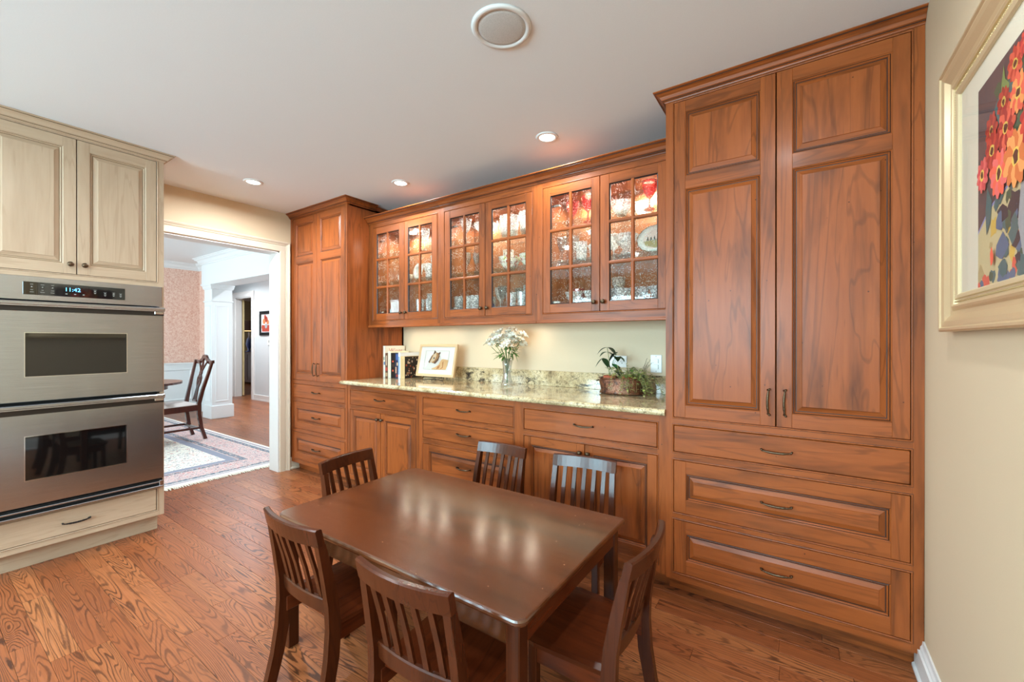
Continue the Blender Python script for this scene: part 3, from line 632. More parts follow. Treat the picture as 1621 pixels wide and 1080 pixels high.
def dining_chair(loc, rz, label):
    t = thing('dining_chair', label, 'chair', loc, rz, 'mahogany dining chairs')
    # front is -y in local coordinates
    for sx in (-1, 1):
        d = MB(); P = [(sx * .20, .07, 0), (sx * .20, .025, .15), (sx * .2, 0, .32), (sx * .2, 0, .46), (sx * .215, .035, .62), (sx * .245, .085, .82), (sx * .262, .125, .985)]
        d.tube(P, 0, sq=[(.034, .036), (.036, .036), (.038, .04), (.038, .042), (.034, .034), (.034, .028), (.038, .024)], up=(0, 1, 0)); d.build('back_post', mahog, t)
        d = MB(); d.box(sx * .255 - .022, sx * .255 + .022, -.44, -.396, 0, .42, 0, .004); d.build('leg', mahog, t)
        d = MB(); d.box(sx * .215 - .012, sx * .215 + .012, -.42, .01, .14, .165); d.build('stretcher', mahog, t)
    d = MB(); d.prism([(-.27, -.44), (.27, -.44), (.215, .015), (-.215, .015)], XY(0), .37, .44); d.build('seat_rail', mahog, t)
    d = MB(); vs = []; n = 9
    for i in range(n + 1):
        for j in range(n + 1):
            u = i / n * 2 - 1; v = j / n; hw = .262 - .05 * v
            vs.append((u * hw, -.435 + v * .44, .44 + .035 * (1 - u ** 4) * (1 - (2 * v - 1) ** 4)))
    d.add(vs, [(i * (n + 1) + j, (i + 1) * (n + 1) + j, (i + 1) * (n + 1) + j + 1, i * (n + 1) + j + 1) for i in range(n) for j in range(n)], 0, True)
    d.prism([(-.262, -.435), (.262, -.435), (.212, .005), (-.212, .005)], XY(0), .43, .445)
    d.build('seat_cushion', plain('grey_seat_fabric', (234, 228, 226), .9), t)
    # crest rail with scrolled ears and a carved centre
    d = MB(); P = []; sq = []
    for i in range(17):
        u = i / 8 - 1; z = .985 + .03 * math.cos(u * PI * 1.5) * (1 - .2 * abs(u)) + (.022 if abs(u) < .2 else 0) - (.012 if abs(u) > .9 else 0)
        P.append((u * .28, .128 + .012 * (1 - u * u), z)); sq.append((.05 - .012 * abs(u), .026))
    d.tube(P, 0, sq=[(b_, a_) for a_, b_ in sq], up=(0, 0, 1)); d.build('crest_rail', mahog, t)
    d = MB()   # pierced splat: interlaced loops
    yz = lambda z: .02 + (z - .47) * .2
    def pl(pts, w=.016): d.tube([(x, yz(z), z) for x, z in pts], 0, sq=(w, .014), up=(0, 1, 0))
    pl([(-.045, .47), (-.03, .56), (-.022, .64), (-.05, .70), (-.055, .76), (-.02, .81), (.03, .86), (.075, .92), (.12, .97)])
    pl([(.045, .47), (.03, .56), (.022, .64), (.05, .70), (.055, .76), (.02, .81), (-.03, .86), (-.075, .92), (-.12, .97)])
    pl([(0, .47), (0, .56), (0, .64), (.03, .70), (0, .76), (-.03, .82), (-.02, .9), (0, .97)])
    pl([(0, .64), (-.03, .70), (0, .76), (.03, .82), (.02, .9), (0, .97)])
    pl([(-.06, .475), (.06, .475)], .03)
    d.build('splat', mahog, t)
    d = MB(); d.box(-.2, .2, -.03, -.006, .14, .165); d.build('stretcher', mahog, t)
    return t
dining_chair((-6.80, -.02, .011), 0, 'mahogany dining chair with pierced carved back and pale seat facing the table')
dining_chair((-7.52, -.98, .011), R(90), 'mahogany dining chair at the wallpaper side of table, mostly hidden by ovens')

# ------------------------------------------------------------------ cabinetry kit (local: front faces -y, x along, z up)
DG = 0.0022
def raised_panel(parent, x0, x1, z0, z1, yf, mats, horiz=False):
    mb = MB(); g = 1 if horiz else 0
    rings = [(0, .002, g), (.004, .0055, 2), (.007, .004, g), (.011, .0075, g), (.0125, .011, 2), (.0155, .011, g), (.034, .0035, g), (.0355, .0005, 2)]
    prev = None
    for k, (i, dpt, mt) in enumerate(rings):
        cur_ = [(x0 + i, yf + dpt, z0 + i), (x1 - i, yf + dpt, z0 + i), (x1 - i, yf + dpt, z1 - i), (x0 + i, yf + dpt, z1 - i)]
        if prev:
            for a in range(4):
                b_ = (a + 1) % 4; m_ = pm
                if m_ != 2: m_ = 1 if a in (0, 2) else 0
                mb.add([prev[a], prev[b_], cur_[b_], cur_[a]], [(0, 1, 2, 3)], m_)
        prev = cur_; pm = mt
    mb.add(prev, [(0, 1, 2, 3)], g)
    return mb.build('raised_panel', mats, parent)
def pull(parent, x, y, z, vertical=False, mat=None):
    o = bpy.data.objects.new('handle', PULL); C.objects.link(o); o.parent = parent; o.location = (x, y, z)
    if vertical: o.rotation_euler = (0, R(90), 0)
    return o
def make_pull():
    d = MB(); L = .052; n = 29; P = []; r_ = []
    for i in range(n):
        u = i / (n - 1) * 2 - 1; P.append((u * L, -.026 + .004 * u * u, .004 * u * u))
        a = abs(u); r_.append(.0042 + (.0016 * abs(math.sin(u * 26)) if a < .36 else 0) + (.0012 if .4 < a < .62 else 0) - (.001 if a > .8 else 0))
    d.tube(P, r_, 8)
    for s_ in (-1, 1):
        d.tube([(s_ * L, -.022, .004), (s_ * (L + .004), -.020, .008), (s_ * (L + .005), -.014, .008), (s_ * (L + .001), -.006, .004), (s_ * L, 0, 0)], [.004, .0042, .004, .0038, .005], 8)
    return d.mesh('handle', bronze)
PULL = make_pull()
def make_knob():
    d = MB(); d.M = Matrix.Rotation(R(90), 4, 'X')
    d.lathe([(.0075, 0), (.007, .003), (.0045, .006), (.005, .012), (.0125, .016), (.0145, .021), (.012, .026), (.005, .029), (0, .0295)], 16)
    return d.mesh('knob', bronze)
KNOB = make_knob()
def knob(parent, x, y, z):
    o = bpy.data.objects.new('knob', KNOB); C.objects.link(o); o.parent = parent; o.location = (x, y, z); return o
def panel_frame(root, name, x0, x1, z0, z1, yf, mats, panels, st=.054, horiz_panels=False, t=.02):
    """door or drawer: stiles, rails and raised panels; panels = [(px0,px1,pz0,pz1)]"""
    x0 += DG; x1 -= DG; z0 += DG; z1 -= DG
    mb = MB(); c = .0012
    px0 = min(p[0] for p in panels); px1 = max(p[1] for p in panels)
    mb.box(x0, px0, yf, yf + t, z0, z1, 0, c); mb.box(px1, x1, yf, yf + t, z0, z1, 0, c)
    ps = sorted(panels, key=lambda p: p[2]); zz = z0
    for p in ps: mb.box(px0, px1, yf + .0003, yf + t, zz, p[2], 1, c * .6); zz = p[3]
    mb.box(px0, px1, yf + .0003, yf + t, zz, z1, 1, c * .6)
    o = mb.build(name, mats, root)
    for p in panels: raised_panel(o, p[0], p[1], p[2], p[3], yf, mats, horiz_panels)
    return o
def slab(root, name, x0, x1, z0, z1, yf, mats, t=.02):
    mb = MB(); mb.box(x0 + DG, x1 - DG, yf, yf + t, z0 + DG, z1 - DG, 1, .003); return mb.build(name, mats, root)
def bead(mb, x0, x1, z0, z1, yf, w=.006):
    """beaded edge round an opening, with a glazed line outside it"""
    mb.sweep([(x0, z0), (x0, z1), (x1, z1), (x1, z0)], [(-.0005, .0), (-.0005, .0022), (-w * .5, .0034), (-w, .0022), (-w, 0)], lambda x, z, h: (x, yf - h, z), closed=True, mat=0)
    mb.sweep([(x0 - w, z0 - w), (x0 - w, z1 + w), (x1 + w, z1 + w), (x1 + w, z0 - w)], [(0, 0), (0, .0004), (-.0014, .0004), (-.0014, 0)], lambda x, z, h: (x, yf - h, z), closed=True, mat=2)
def face_frame(mb, X0, X1, Z0, Z1, openings, yf, t=.022):
    """face frame around rectangular openings stacked in one column (all same x-range)"""
    ox0, ox1 = openings[0][0], openings[0][1]
    mb.box(X0, ox0, yf, yf + t, Z0, Z1, 0); mb.box(ox1, X1, yf, yf + t, Z0, Z1, 0)
    zz = Z0
    for a, b, c, d in sorted(openings, key=lambda q: q[2]):
        mb.box(ox0, ox1, yf, yf + t, zz, c, 1); zz = d
    mb.box(ox0, ox1, yf, yf + t, zz, Z1, 1)
    for a, b, c, d in openings: bead(mb, a, b, c, d, yf)
CROWN = [(0, -.048), (.004, -.048), (.006, -.043), (.012, -.040), (.012, -.037), (.018, -.034), (.024, -.022), (.036, -.013), (.042, -.011), (.042, -.007), (.050, -.004), (.050, 0), (0, 0)]
def crown_obj(root, path, z, mats, sc=1.0):
    d = MB(); d.sweep(path, [(a * sc, b * sc) for a, b in CROWN], XY(z), mat=1)
    # glazed lines in the recesses of the moulding
    d.sweep(path, [(.0125 * sc, -.0402 * sc), (.0135 * sc, -.0402 * sc), (.0135 * sc, -.0372 * sc), (.0125 * sc, -.0372 * sc)], XY(z), mat=2)
    d.sweep(path, [(.0425 * sc, -.0108 * sc), (.0435 * sc, -.0108 * sc), (.0435 * sc, -.0075 * sc), (.0425 * sc, -.0075 * sc)], XY(z), mat=2)
    return d.build('crown_moulding', mats, root)

# ---- right-hand tall cabinet: x -0.935..0, front y=0
def tall_cabinet(label, xa, xb, ox0, ox1, yface, xm, left_return, right_return, dark_side):
    cx = (xa + xb) / 2; r_ = thing('tall_cabinet', label, 'cabinet', (cx, yface, 0)); s = lambda x: x - cx
    depth = YB - yface
    mb = MB(); ops = [(s(ox0), s(ox1), .880, 2.422), (s(ox0), s(ox1), .710, .8415), (s(ox0), s(ox1), .414, .671), (s(ox0), s(ox1), .1206, .379)]
    face_frame(mb, s(xa), s(xb), .082, 2.44, ops, 0)
    mb.box(s(xa), s(xa) + .018, .022, depth - .001, .082, 2.44, 0); mb.box(s(xb) - .018, s(xb), .022, depth - .001, .082, 2.44, 0)
    mb.box(s(xa), s(xb), .022, depth - .001, .082, .1, 1); mb.box(s(xa), s(xb), .022, depth - .001, 2.42, 2.44, 1); mb.box(s(xa), s(xb), depth - .02, depth - .001, .1, 2.42, 3)
    mb.build('body', WOODS, r_)
    tk = MB(); tk.box(s(xa) + .002, s(xb) - .002, .075, .095, 0.0005, .082, 1); tk.build('toe_kick', [cherry_v, cherry_h], r_)
    path = []
    if left_return is not None: path.append((s(xa), left_return - yface))
    path += [(s(xa), 0), (s(xb), 0)]
    if right_return is not None: path.append((s(xb), right_return - yface))
    crown_obj(r_, path, 2.4795, WOODS)
    mb = MB()
    mb.box(s(xa) + .001, s(xb) - .001, .0, depth - .001, 2.44, 2.478, 1); mb.build('frieze', WOODS, r_)
    yd = -.0015
    for a, b, hx, in ((ox0, xm, xm - .03), (xm, ox1, xm + .03)):
        pa = a + .054 if a == ox0 else a + .059; pb = b - .054 if b == ox1 else b - .059
        dd = panel_frame(r_, 'door', s(a), s(b), .880, 2.422, yd, WOODS, [(s(pa), s(pb), .941, 1.991), (s(pa), s(pb), 2.054, 2.366)])
        pull(dd, s(hx), yd, .988, True)
    dd = slab(r_, 'drawer', s(ox0), s(ox1), .710, .8415, yd, WOODS); pull(dd, 0, yd, .772)
    for z0, z1, hz in ((.414, .671, .540), (.1206, .379, .247)):
        dd = panel_frame(r_, 'drawer', s(ox0), s(ox1), z0, z1, yd, WOODS, [(s(ox0) + .057, s(ox1) - .057, z0 + .065, z1 - .062)], horiz_panels=True); pull(dd, 0, yd + .001, hz)
    return r_
tall_cabinet('tall cherry pantry cabinet with two doors and three drawers against right wall', -.9345, -.001, -.8968, -.038, 0.0, -.4703, .30, None, False)
tall_cabinet('tall cherry cabinet with two narrow doors and three drawers beside the doorway', -4.4855, -3.5765, -4.438, -3.608, .013, -4.036, None, .30, True)

# ---- base cabinets
BY = .016
def base_cabinet(label, xa, xb, ox0, ox1, layout, xm):
    cx = (xa + xb) / 2; r_ = thing('base_cabinet', label, 'cabinet', (cx, BY, 0)); s = lambda x: x - cx; dp = YB - BY - .001
    mb = MB(); ops = [(s(ox0), s(ox1), a, b) for a, b, k in layout]
    face_frame(mb, s(xa), s(xb), .082, .881, ops, 0)
    mb.box(s(xa), s(xa) + .018, .022, dp, .082, .881); mb.box(s(xb) - .018, s(xb), .022, dp, .082, .881)
    mb.box(s(xa), s(xb), .022, dp, .082, .1, 1); mb.box(s(xa), s(xb), .022, dp, .862, .881, 1); mb.box(s(xa), s(xb), dp - .02, dp, .1, .862, 3)
    mb.build('body', WOODS, r_)
    tk = MB(); tk.box(s(xa), s(xb), .075, .095, .0005, .082, 1); tk.build('toe_kick', [cherry_v, cherry_h], r_)
    yd = -.0015
    for a, b, k in layout:
        if k == 'slab':
            dd = slab(r_, 'drawer', s(ox0), s(ox1), a, b, yd, WOODS); pull(dd, (s(ox0) + s(ox1)) / 2, yd, (a + b) / 2)
        elif k == 'panel':
            dd = panel_frame(r_, 'drawer', s(ox0), s(ox1), a, b, yd, WOODS, [(s(ox0) + .06, s(ox1) - .06, a + .06, b - .05)], horiz_panels=True); pull(dd, (s(ox0) + s(ox1)) / 2, yd, b - .125)
        else:
            for p, q, kx in ((ox0, xm, xm - .025), (xm, ox1, xm + .025)):
                dd = panel_frame(r_, 'door', s(p), s(q), a, b, yd, WOODS, [(s(p) + .05, s(q) - .05, a + .06, b - .052)]); knob(dd, s(kx), yd, b - .05)
L1 = [(.127, .675, 'doors'), (.7125, .8395, 'slab')]
base_cabinet('cherry base cabinet with drawer over two doors, next to left tall cabinet', -3.5755, -2.7005, -3.5353, -2.7392, L1, -3.137)
base_cabinet('cherry base cabinet with three stacked drawers under middle of granite counter', -2.700, -1.8215, -2.6612, -1.8608, [(.127, .507, 'panel'), (.546, .676, 'slab'), (.7125, .8395, 'slab')], -2.26)
base_cabinet('cherry base cabinet with wide drawer over two doors, beside right pantry', -1.821, -.9355, -1.7821, -.9791, L1, -1.378)

# ---- granite counter and backsplash
ct = MB()
prof = [(.0, 0), (.004, .0), (.012, .003), (.017, .009), (.019, .0165), (.017, .024), (.012, .030), (.004, .033), (0, .033)]
ct.sweep([(-3.575, -.004), (-.9355, -.004)], prof, XY(.881), smooth=False)
ct.box(-3.575, -.9355, -.004, YB - .001, .881, .914)
ct.sweep([(-3.575, .01), (-3.590, -.004), (-3.575, -.004)], prof[:], XY(.881))
tag(ct.build('countertop', granite), 'long speckled cream granite countertop over the cherry base cabinets', 'countertop')
bs = MB(); bs.box(-3.575, -.9355, YB - .021, YB - .001, .9142, 1.028, 0, .002)
tag(bs.build('backsplash', granite_bs), 'low strip of dark flecked granite backsplash behind the countertop', 'backsplash')

# ---- upper glass cabinets
UY = .236; UZ0, UZ1 = 1.369, 2.30
def hinge(parent, x, y, z):
    d = MB(); d.box(x, x + .05, y, y + .012, z - .008, z + .008, 0, .002); d.box(x + .035, x + .055, y + .002, y + .02, z - .006, z + .006); d.build('hinge', chrome, parent)
def glass_door(r_, x0, x1, z0, z1, yf, lights, muntx, side):
    a, b = lights; x0 += DG; x1 -= DG; z0 += DG; z1 -= DG; mb = MB(); lz0, lz1 = 1.490, 2.192
    mb.box(x0, a, yf, yf + .02, z0, z1, 0, .0012); mb.box(b, x1, yf, yf + .02, z0, z1, 0, .0012)
    mb.box(a, b, yf + .0003, yf + .02, z0, lz0, 1, .001); mb.box(a, b, yf + .0003, yf + .02, lz1, z1, 1, .001)
    o = mb.build('door', WOODS, r_)
    w = .010
    mu = MB(); mu.sweep([(lz0, muntx), (lz1, muntx)], [(-w, .003), (-w * .5, -.001), (w * .5, -.001), (w, .003), (w, .016), (-w, .016)], lambda z, x, h: (x, yf + h, z), mat=0)
    for zc in (1.722, 1.965):
        mu.sweep([(a, zc), (b, zc)], [(-w, .0031), (-w * .5, -.0009), (w * .5, -.0009), (w, .0031), (w, .016), (-w, .016)], lambda x, z, h: (x, yf + h, z), mat=1)
    # sticking round the lights
    mu.sweep([(a, lz0), (a, lz1), (b, lz1), (b, lz0)], [(0, 0), (0, .012), (.006, .012), (.006, .005)], lambda x, z, h: (x, yf + h, z), closed=True, mat=2)
    mu.build('muntins', WOODS, o)
    zs = [lz0, 1.722 - w, 1.722 + w, 1.965 - w, 1.965 + w, lz1]
    for k in range(3):
        for (p, q) in ((a, muntx - w), (muntx + w, b)):
            g = MB(); g.box(p - .001, q + .001, yf + .008, yf + .011, zs[2 * k] - .001, zs[2 * k + 1] + .001); g.build('pane', pane_glass, o)
    if side == 'L':
        hinge(o, x0 + .052, yf + .022, 2.13); hinge(o, x0 + .052, yf + .022, 1.505)
    return o
def upper(label, xa, xb, ox0, ox1, xm, la, lb, ma, mb_, first, last):
    cx = (xa + xb) / 2; r_ = thing('glass_cabinet', label, 'cabinet', (cx, UY, 0)); s = lambda x: x - cx; dp = YB - UY - .001
    b = MB(); face_frame(b, s(xa), s(xb), UZ0, UZ1 + .02, [(s(ox0), s(ox1), 1.433, 2.2515)], 0)
    b.box(s(xa), s(xa) + .016, .022, dp, UZ0 + .03, UZ1, 3); b.box(s(xb) - .016, s(xb), .022, dp, UZ0 + .03, UZ1, 3)
    b.box(s(xa) + .016, s(xb) - .016, .022, dp, 1.415, 1.485, 3); b.box(s(xa) + .016, s(xb) - .016, .022, dp, 2.255, 2.275, 3)
    b.box(s(xa) + .016, s(xb) - .016, dp - .01, dp, 1.437, 2.255, 3)
    b.build('body', WOODS, r_)
    v = MB(); v.box(s(xa), s(xb), -.012, .02, UZ0, UZ0 + .016, 1, .003); v.box(s(xa), s(xb), -.006, 0, UZ0 + .016, UZ0 + .022, 1); v.build('light_rail', WOODS, r_)
    crown_obj(r_, [(s(xa), 0), (s(xb), 0)], 2.347, WOODS, 1.2)
    f = MB(); f.box(s(xa), s(xb), 0, dp, UZ1 + .02, 2.345, 1); f.build('frieze', WOODS, r_)
    for z in SHELVES[1:]:
        g = MB(); g.box(s(xa) + .017, s(xb) - .017, .04, dp - .011, z - .008, z, 0); g.build('glass_shelf', shelf_glass, r_)
    yd = -.0015
    d1 = glass_door(r_, s(ox0), s(xm), 1.433, 2.2515, yd, (s(la[0]), s(la[1])), s(ma), 'L'); knob(d1, s(xm) - .033, yd, 1.490)
    d2 = glass_door(r_, s(xm), s(ox1), 1.433, 2.2515, yd, (s(lb[0]), s(lb[1])), s(mb_), 'R'); knob(d2, s(xm) + .025, yd, 1.490)
    # puck lights under the cabinet top
    for x in (s(xa) + .24, s(xb) - .24):
        g = MB(); g.lathe([(.0, 2.2545), (.034, 2.2545), (.034, 2.243), (.028, 2.241), (.0, 2.241)], 16, x, .30, mat=0); g.build('puck_light', PUCK, r_)
        area('puck_lamp', (cx + x, UY + .30, 2.238), (0, 0, 0), .05, .05, PUCK_POWER, (1, .90, .76), 170, 'DISK')
    # under-cabinet light bar with three lamps
    g = MB(); g.box(-.33, .33, .225, .275, 1.398, 1.4148, 0, .003); lb = g.build('light_bar', [plastic], r_)
    for x in (-.24, 0, .24):
        g = MB(); g.lathe([(0, 1.3978), (.022, 1.3978), (.022, 1.3965), (0, 1.3965)], 14, x, .25); g.build('bar_lens', plastic if last else PUCK, lb)
        if not last: area('under_cabinet_lamp', (cx + x, UY + .25, 1.3955), (0, 0, 0), .05, .05, UNDER_POWER, (1, .84, .66), 160, 'DISK')
    return r_
PUCK = plain('puck_lens', (255, 245, 225), .4, emit=((255, 240, 214), 14))
SHELVES = [1.4855, 1.775, 2.03]
upper('glass-front cherry wall cabinet nearest the doorway, mostly white china inside', -3.5755, -2.6965, -3.5168, -2.732, -3.110, (-3.467, -3.177), (-3.067, -2.789), -3.328, -2.932, True, False)
upper('middle glass-front cherry wall cabinet holding clear crystal and a floral bowl', -2.696, -1.8185, -2.6544, -1.8602, -2.256, (-2.596, -2.311), (-2.198, -1.909), -2.456, -2.055, False, False)
upper('glass-front cherry wall cabinet beside right pantry, red goblets inside', -1.818, -.9355, -1.7759, -.9920, -1.3797, (-1.721, -1.434), (-1.321, -1.037), -1.5765, -1.180, False, True)

# ------------------------------------------------------------------ oven cabinet (faces +x): local x = world y
OXF = -3.856; OYC = -1.566
oc = thing('oven_cabinet', 'cream glazed cabinet tower with two upper doors and a bottom drawer around the ovens', 'cabinet', (OXF, OYC, 0), R(90))
t = lambda y: y - OYC
ya, yb_ = t(-1.972), t(-1.160); dpo = .625
mb = MB()
mb.box(ya, ya + .036, 0, .022, .11, 2.44, 0); mb.box(yb_ - .036, yb_, 0, .022, .11, 2.44, 0)
mb.box(ya + .036, yb_ - .036, 0, .022, .11, .146, 1); mb.box(ya + .036, yb_ - .036, 0, .022, .286, .300, 1)
mb.box(ya + .036, yb_ - .036, 0, .022, 1.604, 1.637, 1); mb.box(ya + .036, yb_ - .036, 0, .022, 2.4255, 2.44, 1)
bead(mb, ya + .038, yb_ - .038, .146, .286, 0); bead(mb, ya + .038, yb_ - .038, 1.638, 2.4245, 0)
mb.box(ya, ya + .018, .022, dpo, .11, 2.44, 0); mb.box(yb_ - .018, yb_, .022, dpo, .11, 2.44, 0); mb.box(ya, yb_, .022, dpo, .11, .13, 1); mb.box(ya, yb_, .022, dpo, 2.42, 2.44, 1); mb.box(ya, yb_, .022, dpo, 1.61, 1.63, 1)
mb.box(ya + .02, yb_ - .02, .3, .32, .13, 2.42, 0)
mb.build('body', CREAMS, oc)
mb = MB(); mb.box(ya + .001, yb_ - .016, .07, .09, .0005, .11, 1); mb.box(yb_ - .034, yb_ - .016, .09, dpo, .0005, .11, 1); mb.build('toe_kick', CREAMS, oc)
mb = MB(); mb.box(ya, yb_, 0, dpo, 2.44, 2.478, 1); mb.build('frieze', CREAMS, oc)
crown_obj(oc, [(ya, 0), (yb_, 0), (yb_, dpo)], 2.4795, CREAMS)
yd = -.0015
for a, b, kx in ((t(-1.934), 0, -.028), (0, t(-1.198), .031)):
    dd = panel_frame(oc, 'door', a, b, 1.638, 2.4245, yd, CREAMS, [(a + .055, b - .055, 1.696, 2.367)]); knob(dd, kx, yd, 1.694)
dd = slab(oc, 'drawer', t(-1.934), t(-1.198), .146, .286, yd, CREAMS)
o = pull(dd, t(-1.570), yd, .207); o.data = PULL.copy(); o.data.materials[0] = iron

ov = thing('double_oven', 'stainless steel double wall oven built into the cream cabinet', 'oven', (OXF, OYC, 0), R(90))
oa, ob = t(-1.958), t(-1.172); f0 = -.012
mb = MB(); mb.box(oa + .012, ob - .012, .0, .29, .302, 1.602, 1); mb.box(oa, ob, f0, -.0008, 1.477, 1.606, 0, .002); mb.build('control_fascia', [steel, gapblack], ov)
wa, wb_ = t(-1.774), t(-1.357)
mb = MB(); mb.box(wa, wb_, f0 - .002, f0 + .004, 1.506, 1.576, 0, .001); pnl = mb.build('control_panel', [ovenglass], ov)
lit = plain('blue_display', (120, 200, 240), .4, emit=((90, 190, 255), 2.5)); glyph = plain('grey_legend', (150, 150, 145), .6)
g = text_mb('11:42', .030, lambda x, y: (x + t(-1.585), f0 - .003, y + 1.546)); g.build('clock_digits', lit, pnl)
gm = MB(); rr = random.Random(3)
for cx_ in (-1.742, -1.702, -1.664):
    for k, z in enumerate((1.562, 1.547, 1.532, 1.520)):
        w_ = (.014, .006, .012, .016)[k] * rr.uniform(.7, 1.1); gm.box(t(cx_) - w_ / 2, t(cx_) + w_ / 2, f0 - .003, f0 - .0015, z, z + (.0018, .005, .0018, .0018)[k])
for cx_ in (-1.61, -1.575, -1.54): gm.box(t(cx_) - .004, t(cx_) + .004, f0 - .003, f0 - .0015, 1.519, 1.524)
for cx_, zc in ((-1.492, 1.54), (-1.448, 1.53), (-1.41, 1.532), (-1.378, 1.53)):
    x = t(cx_)
    gm.add([(x - .006, f0 - .003, zc + .004), (x + .006, f0 - .003, zc + .004), (x, f0 - .003, zc + .011)], [(0, 1, 2)]); gm.add([(x - .006, f0 - .003, zc - .002), (x + .006, f0 - .003, zc - .002), (x, f0 - .003, zc - .009)], [(0, 2, 1)])
    gm.box(x - .007, x + .007, f0 - .003, f0 - .0015, zc + .013, zc + .0145)
gm.build('legends', glyph, pnl)
def oven_door(z0, z1, w0, w1, hz):
    mb = MB(); xa_, xb2 = oa, ob
    g0, g1 = t(-1.772), t(-1.351)
    # steel skin around the window
    yF, c_ = f0 - .022, .003
    O1 = [(xa_, z0), (xb2, z0), (xb2, z1), (xa_, z1)]; O2 = [(xa_ + c_, z0 + c_), (xb2 - c_, z0 + c_), (xb2 - c_, z1 - c_), (xa_ + c_, z1 - c_)]; I_ = [(g0, w0), (g1, w0), (g1, w1), (g0, w1)]
    V = [(x, -.001, z) for x, z in O1] + [(x, yF + c_, z) for x, z in O1] + [(x, yF, z) for x, z in O2] + [(x, yF, z) for x, z in I_] + [(x, f0 - .008, z) for x, z in I_]
    mb.add(V, [(k * 4 + i, k * 4 + (i + 1) % 4, (k + 1) * 4 + (i + 1) % 4, (k + 1) * 4 + i) for k in range(4) for i in range(4)] + [(0, 1, 2, 3)])
    d = mb.build('oven_door', [steel], ov)
    mb = MB(); mb.box(g0, g1, f0 - .016, f0 - .010, w0, w1); mb.build('window', [ovenglass], d)
    mb = MB(); mb.sweep([(g0, w0), (g0, w1), (g1, w1), (g1, w0)], [(0, 0), (0, .002), (.004, .002), (.004, -.006)], lambda x, z, h: (x, f0 - .022 - h, z), closed=True); mb.build('window_trim', [chrome], d)
    # grip: projecting ledge along the top edge with a dark recess below it
    mb = MB(); mb.box(xa_ - .002, xb2 + .002, f0 - .050, f0 - .006, hz, hz + .020, 0, .004); mb.box(xa_, xb2, f0 - .047, f0 - .040, hz - .006, hz + .004, 0, .001); mb.build('handle', [steel], d)
    mb = MB(); mb.box(xa_ + .001, xb2 - .001, f0 - .034, f0 - .02, z1 - .002, hz - .001, 0); mb.box(xb2 - .05, xb2 - .004, f0 - .040, f0 - .02, hz - .022, hz - .006, 1, .002); mb.build('handle_recess', [plain('dark_channel', (52, 46, 40), .4, .5), chrome], d)
oven_door(.923, 1.418, 1.056, 1.300, 1.447)
oven_door(.358, .856, .495, .738, .888)
mb = MB(); mb.box(oa, ob, f0 - .004, 0, .303, .350, 1, .001); mb.box(oa, ob, f0 - .024, f0, .329, .340, 0, .003); mb.box(oa, ob, f0 - .030, f0, .303, .313, 0, .003)
for x in (oa + .012, ob - .012): mb.box(x - .010, x + .010, f0 - .026, f0, .303, .345, 0, .002)
mb.build('vent_grille', [steel, gapblack], ov)

# ------------------------------------------------------------------ ceiling fittings
can_lens = plain('lamp_lens', (255, 250, 240), .4, emit=((255, 246, 232), 9))
def can(x, y, label, z=ZC, power=CAN_POWER):
    t_ = thing('recessed_light', label, 'ceiling light', (x, y, z), 0, 'recessed ceiling lights')
    d = MB(); d.lathe([(.046, -.001), (.048, -.006), (.062, -.005), (.068, 0), (.046, 0)], 32); d.build('trim_ring', white_m, t_)
    d = MB(); d.lathe([(.0, -.003), (.046, -.003), (.046, -.0005), (0, -.0005)], 32); d.build('lens', can_lens, t_)
    area('can_lamp', (x, y, z - .012), (0, 0, 0), .09, .09, power, CAN_COL, 172, 'DISK')
can(-3.866, -.604, 'round recessed ceiling light nearest the oven tower and doorway', power=27)
can(-2.943, .05, 'round recessed ceiling light in front of the left glass cabinet')
can(-1.64, .05, 'round recessed ceiling light in front of the right glass cabinet')
for i, (x, y) in enumerate(((-.45, -1.15), (-2.3, -1.75), (-2.9, -2.3), (-.8, -2.6), (-2.3, -3.3), (-3.6, -3.4), (-.9, -4.2))):
    can(x, y, 'round recessed ceiling light ' + ('near the gilt-framed painting', 'above the near side of the low table', 'in front of the oven tower', 'behind the camera by right wall', 'behind the camera at middle of the room', 'behind the camera by left wall', 'next to the right-hand kitchen window')[i])
for x, w_ in ((-9.9, 'at its far end'), (-8.4, 'behind the column'), (-6.8, 'near the dining room beam')):
    can(x, 1.35, 'added fill lamp on the hall ceiling ' + w_, 2.48, 30)  # hall lamps added to brighten it, no known fittings there
sp = thing('ceiling_speaker', 'large round white in-ceiling speaker with grey mesh grille', 'speaker', (-1.348, -.822, ZC))
d = MB(); d.lathe([(.094, -.002), (.098, -.008), (.112, -.008), (.119, 0), (.094, 0)], 48); d.build('rim', plain('speaker_rim', (220, 218, 215), .5), sp)
m, nt, b = nm('speaker_mesh'); mp = mapping(nt, (1, 1, 1)); vo = nd(nt, 'ShaderNodeTexVoronoi'); vo.inputs['Scale'].default_value = 330; lk(nt, mp.outputs[0], vo.inputs['Vector'])
r = ramp(nt, [(0.2, rgb((176, 174, 171))), (0.5, rgb((196, 194, 191)))]); lk(nt, vo.outputs['Distance'], r.inputs[0]); lk(nt, r.outputs[0], b.inputs['Base Color']); b.inputs['Roughness'].default_value = .6
d = MB(); d.lathe([(0, -.007), (.08, -.0065), (.094, -.004), (.094, -.001), (0, -.001)], 40); d.build('grille', m, sp)

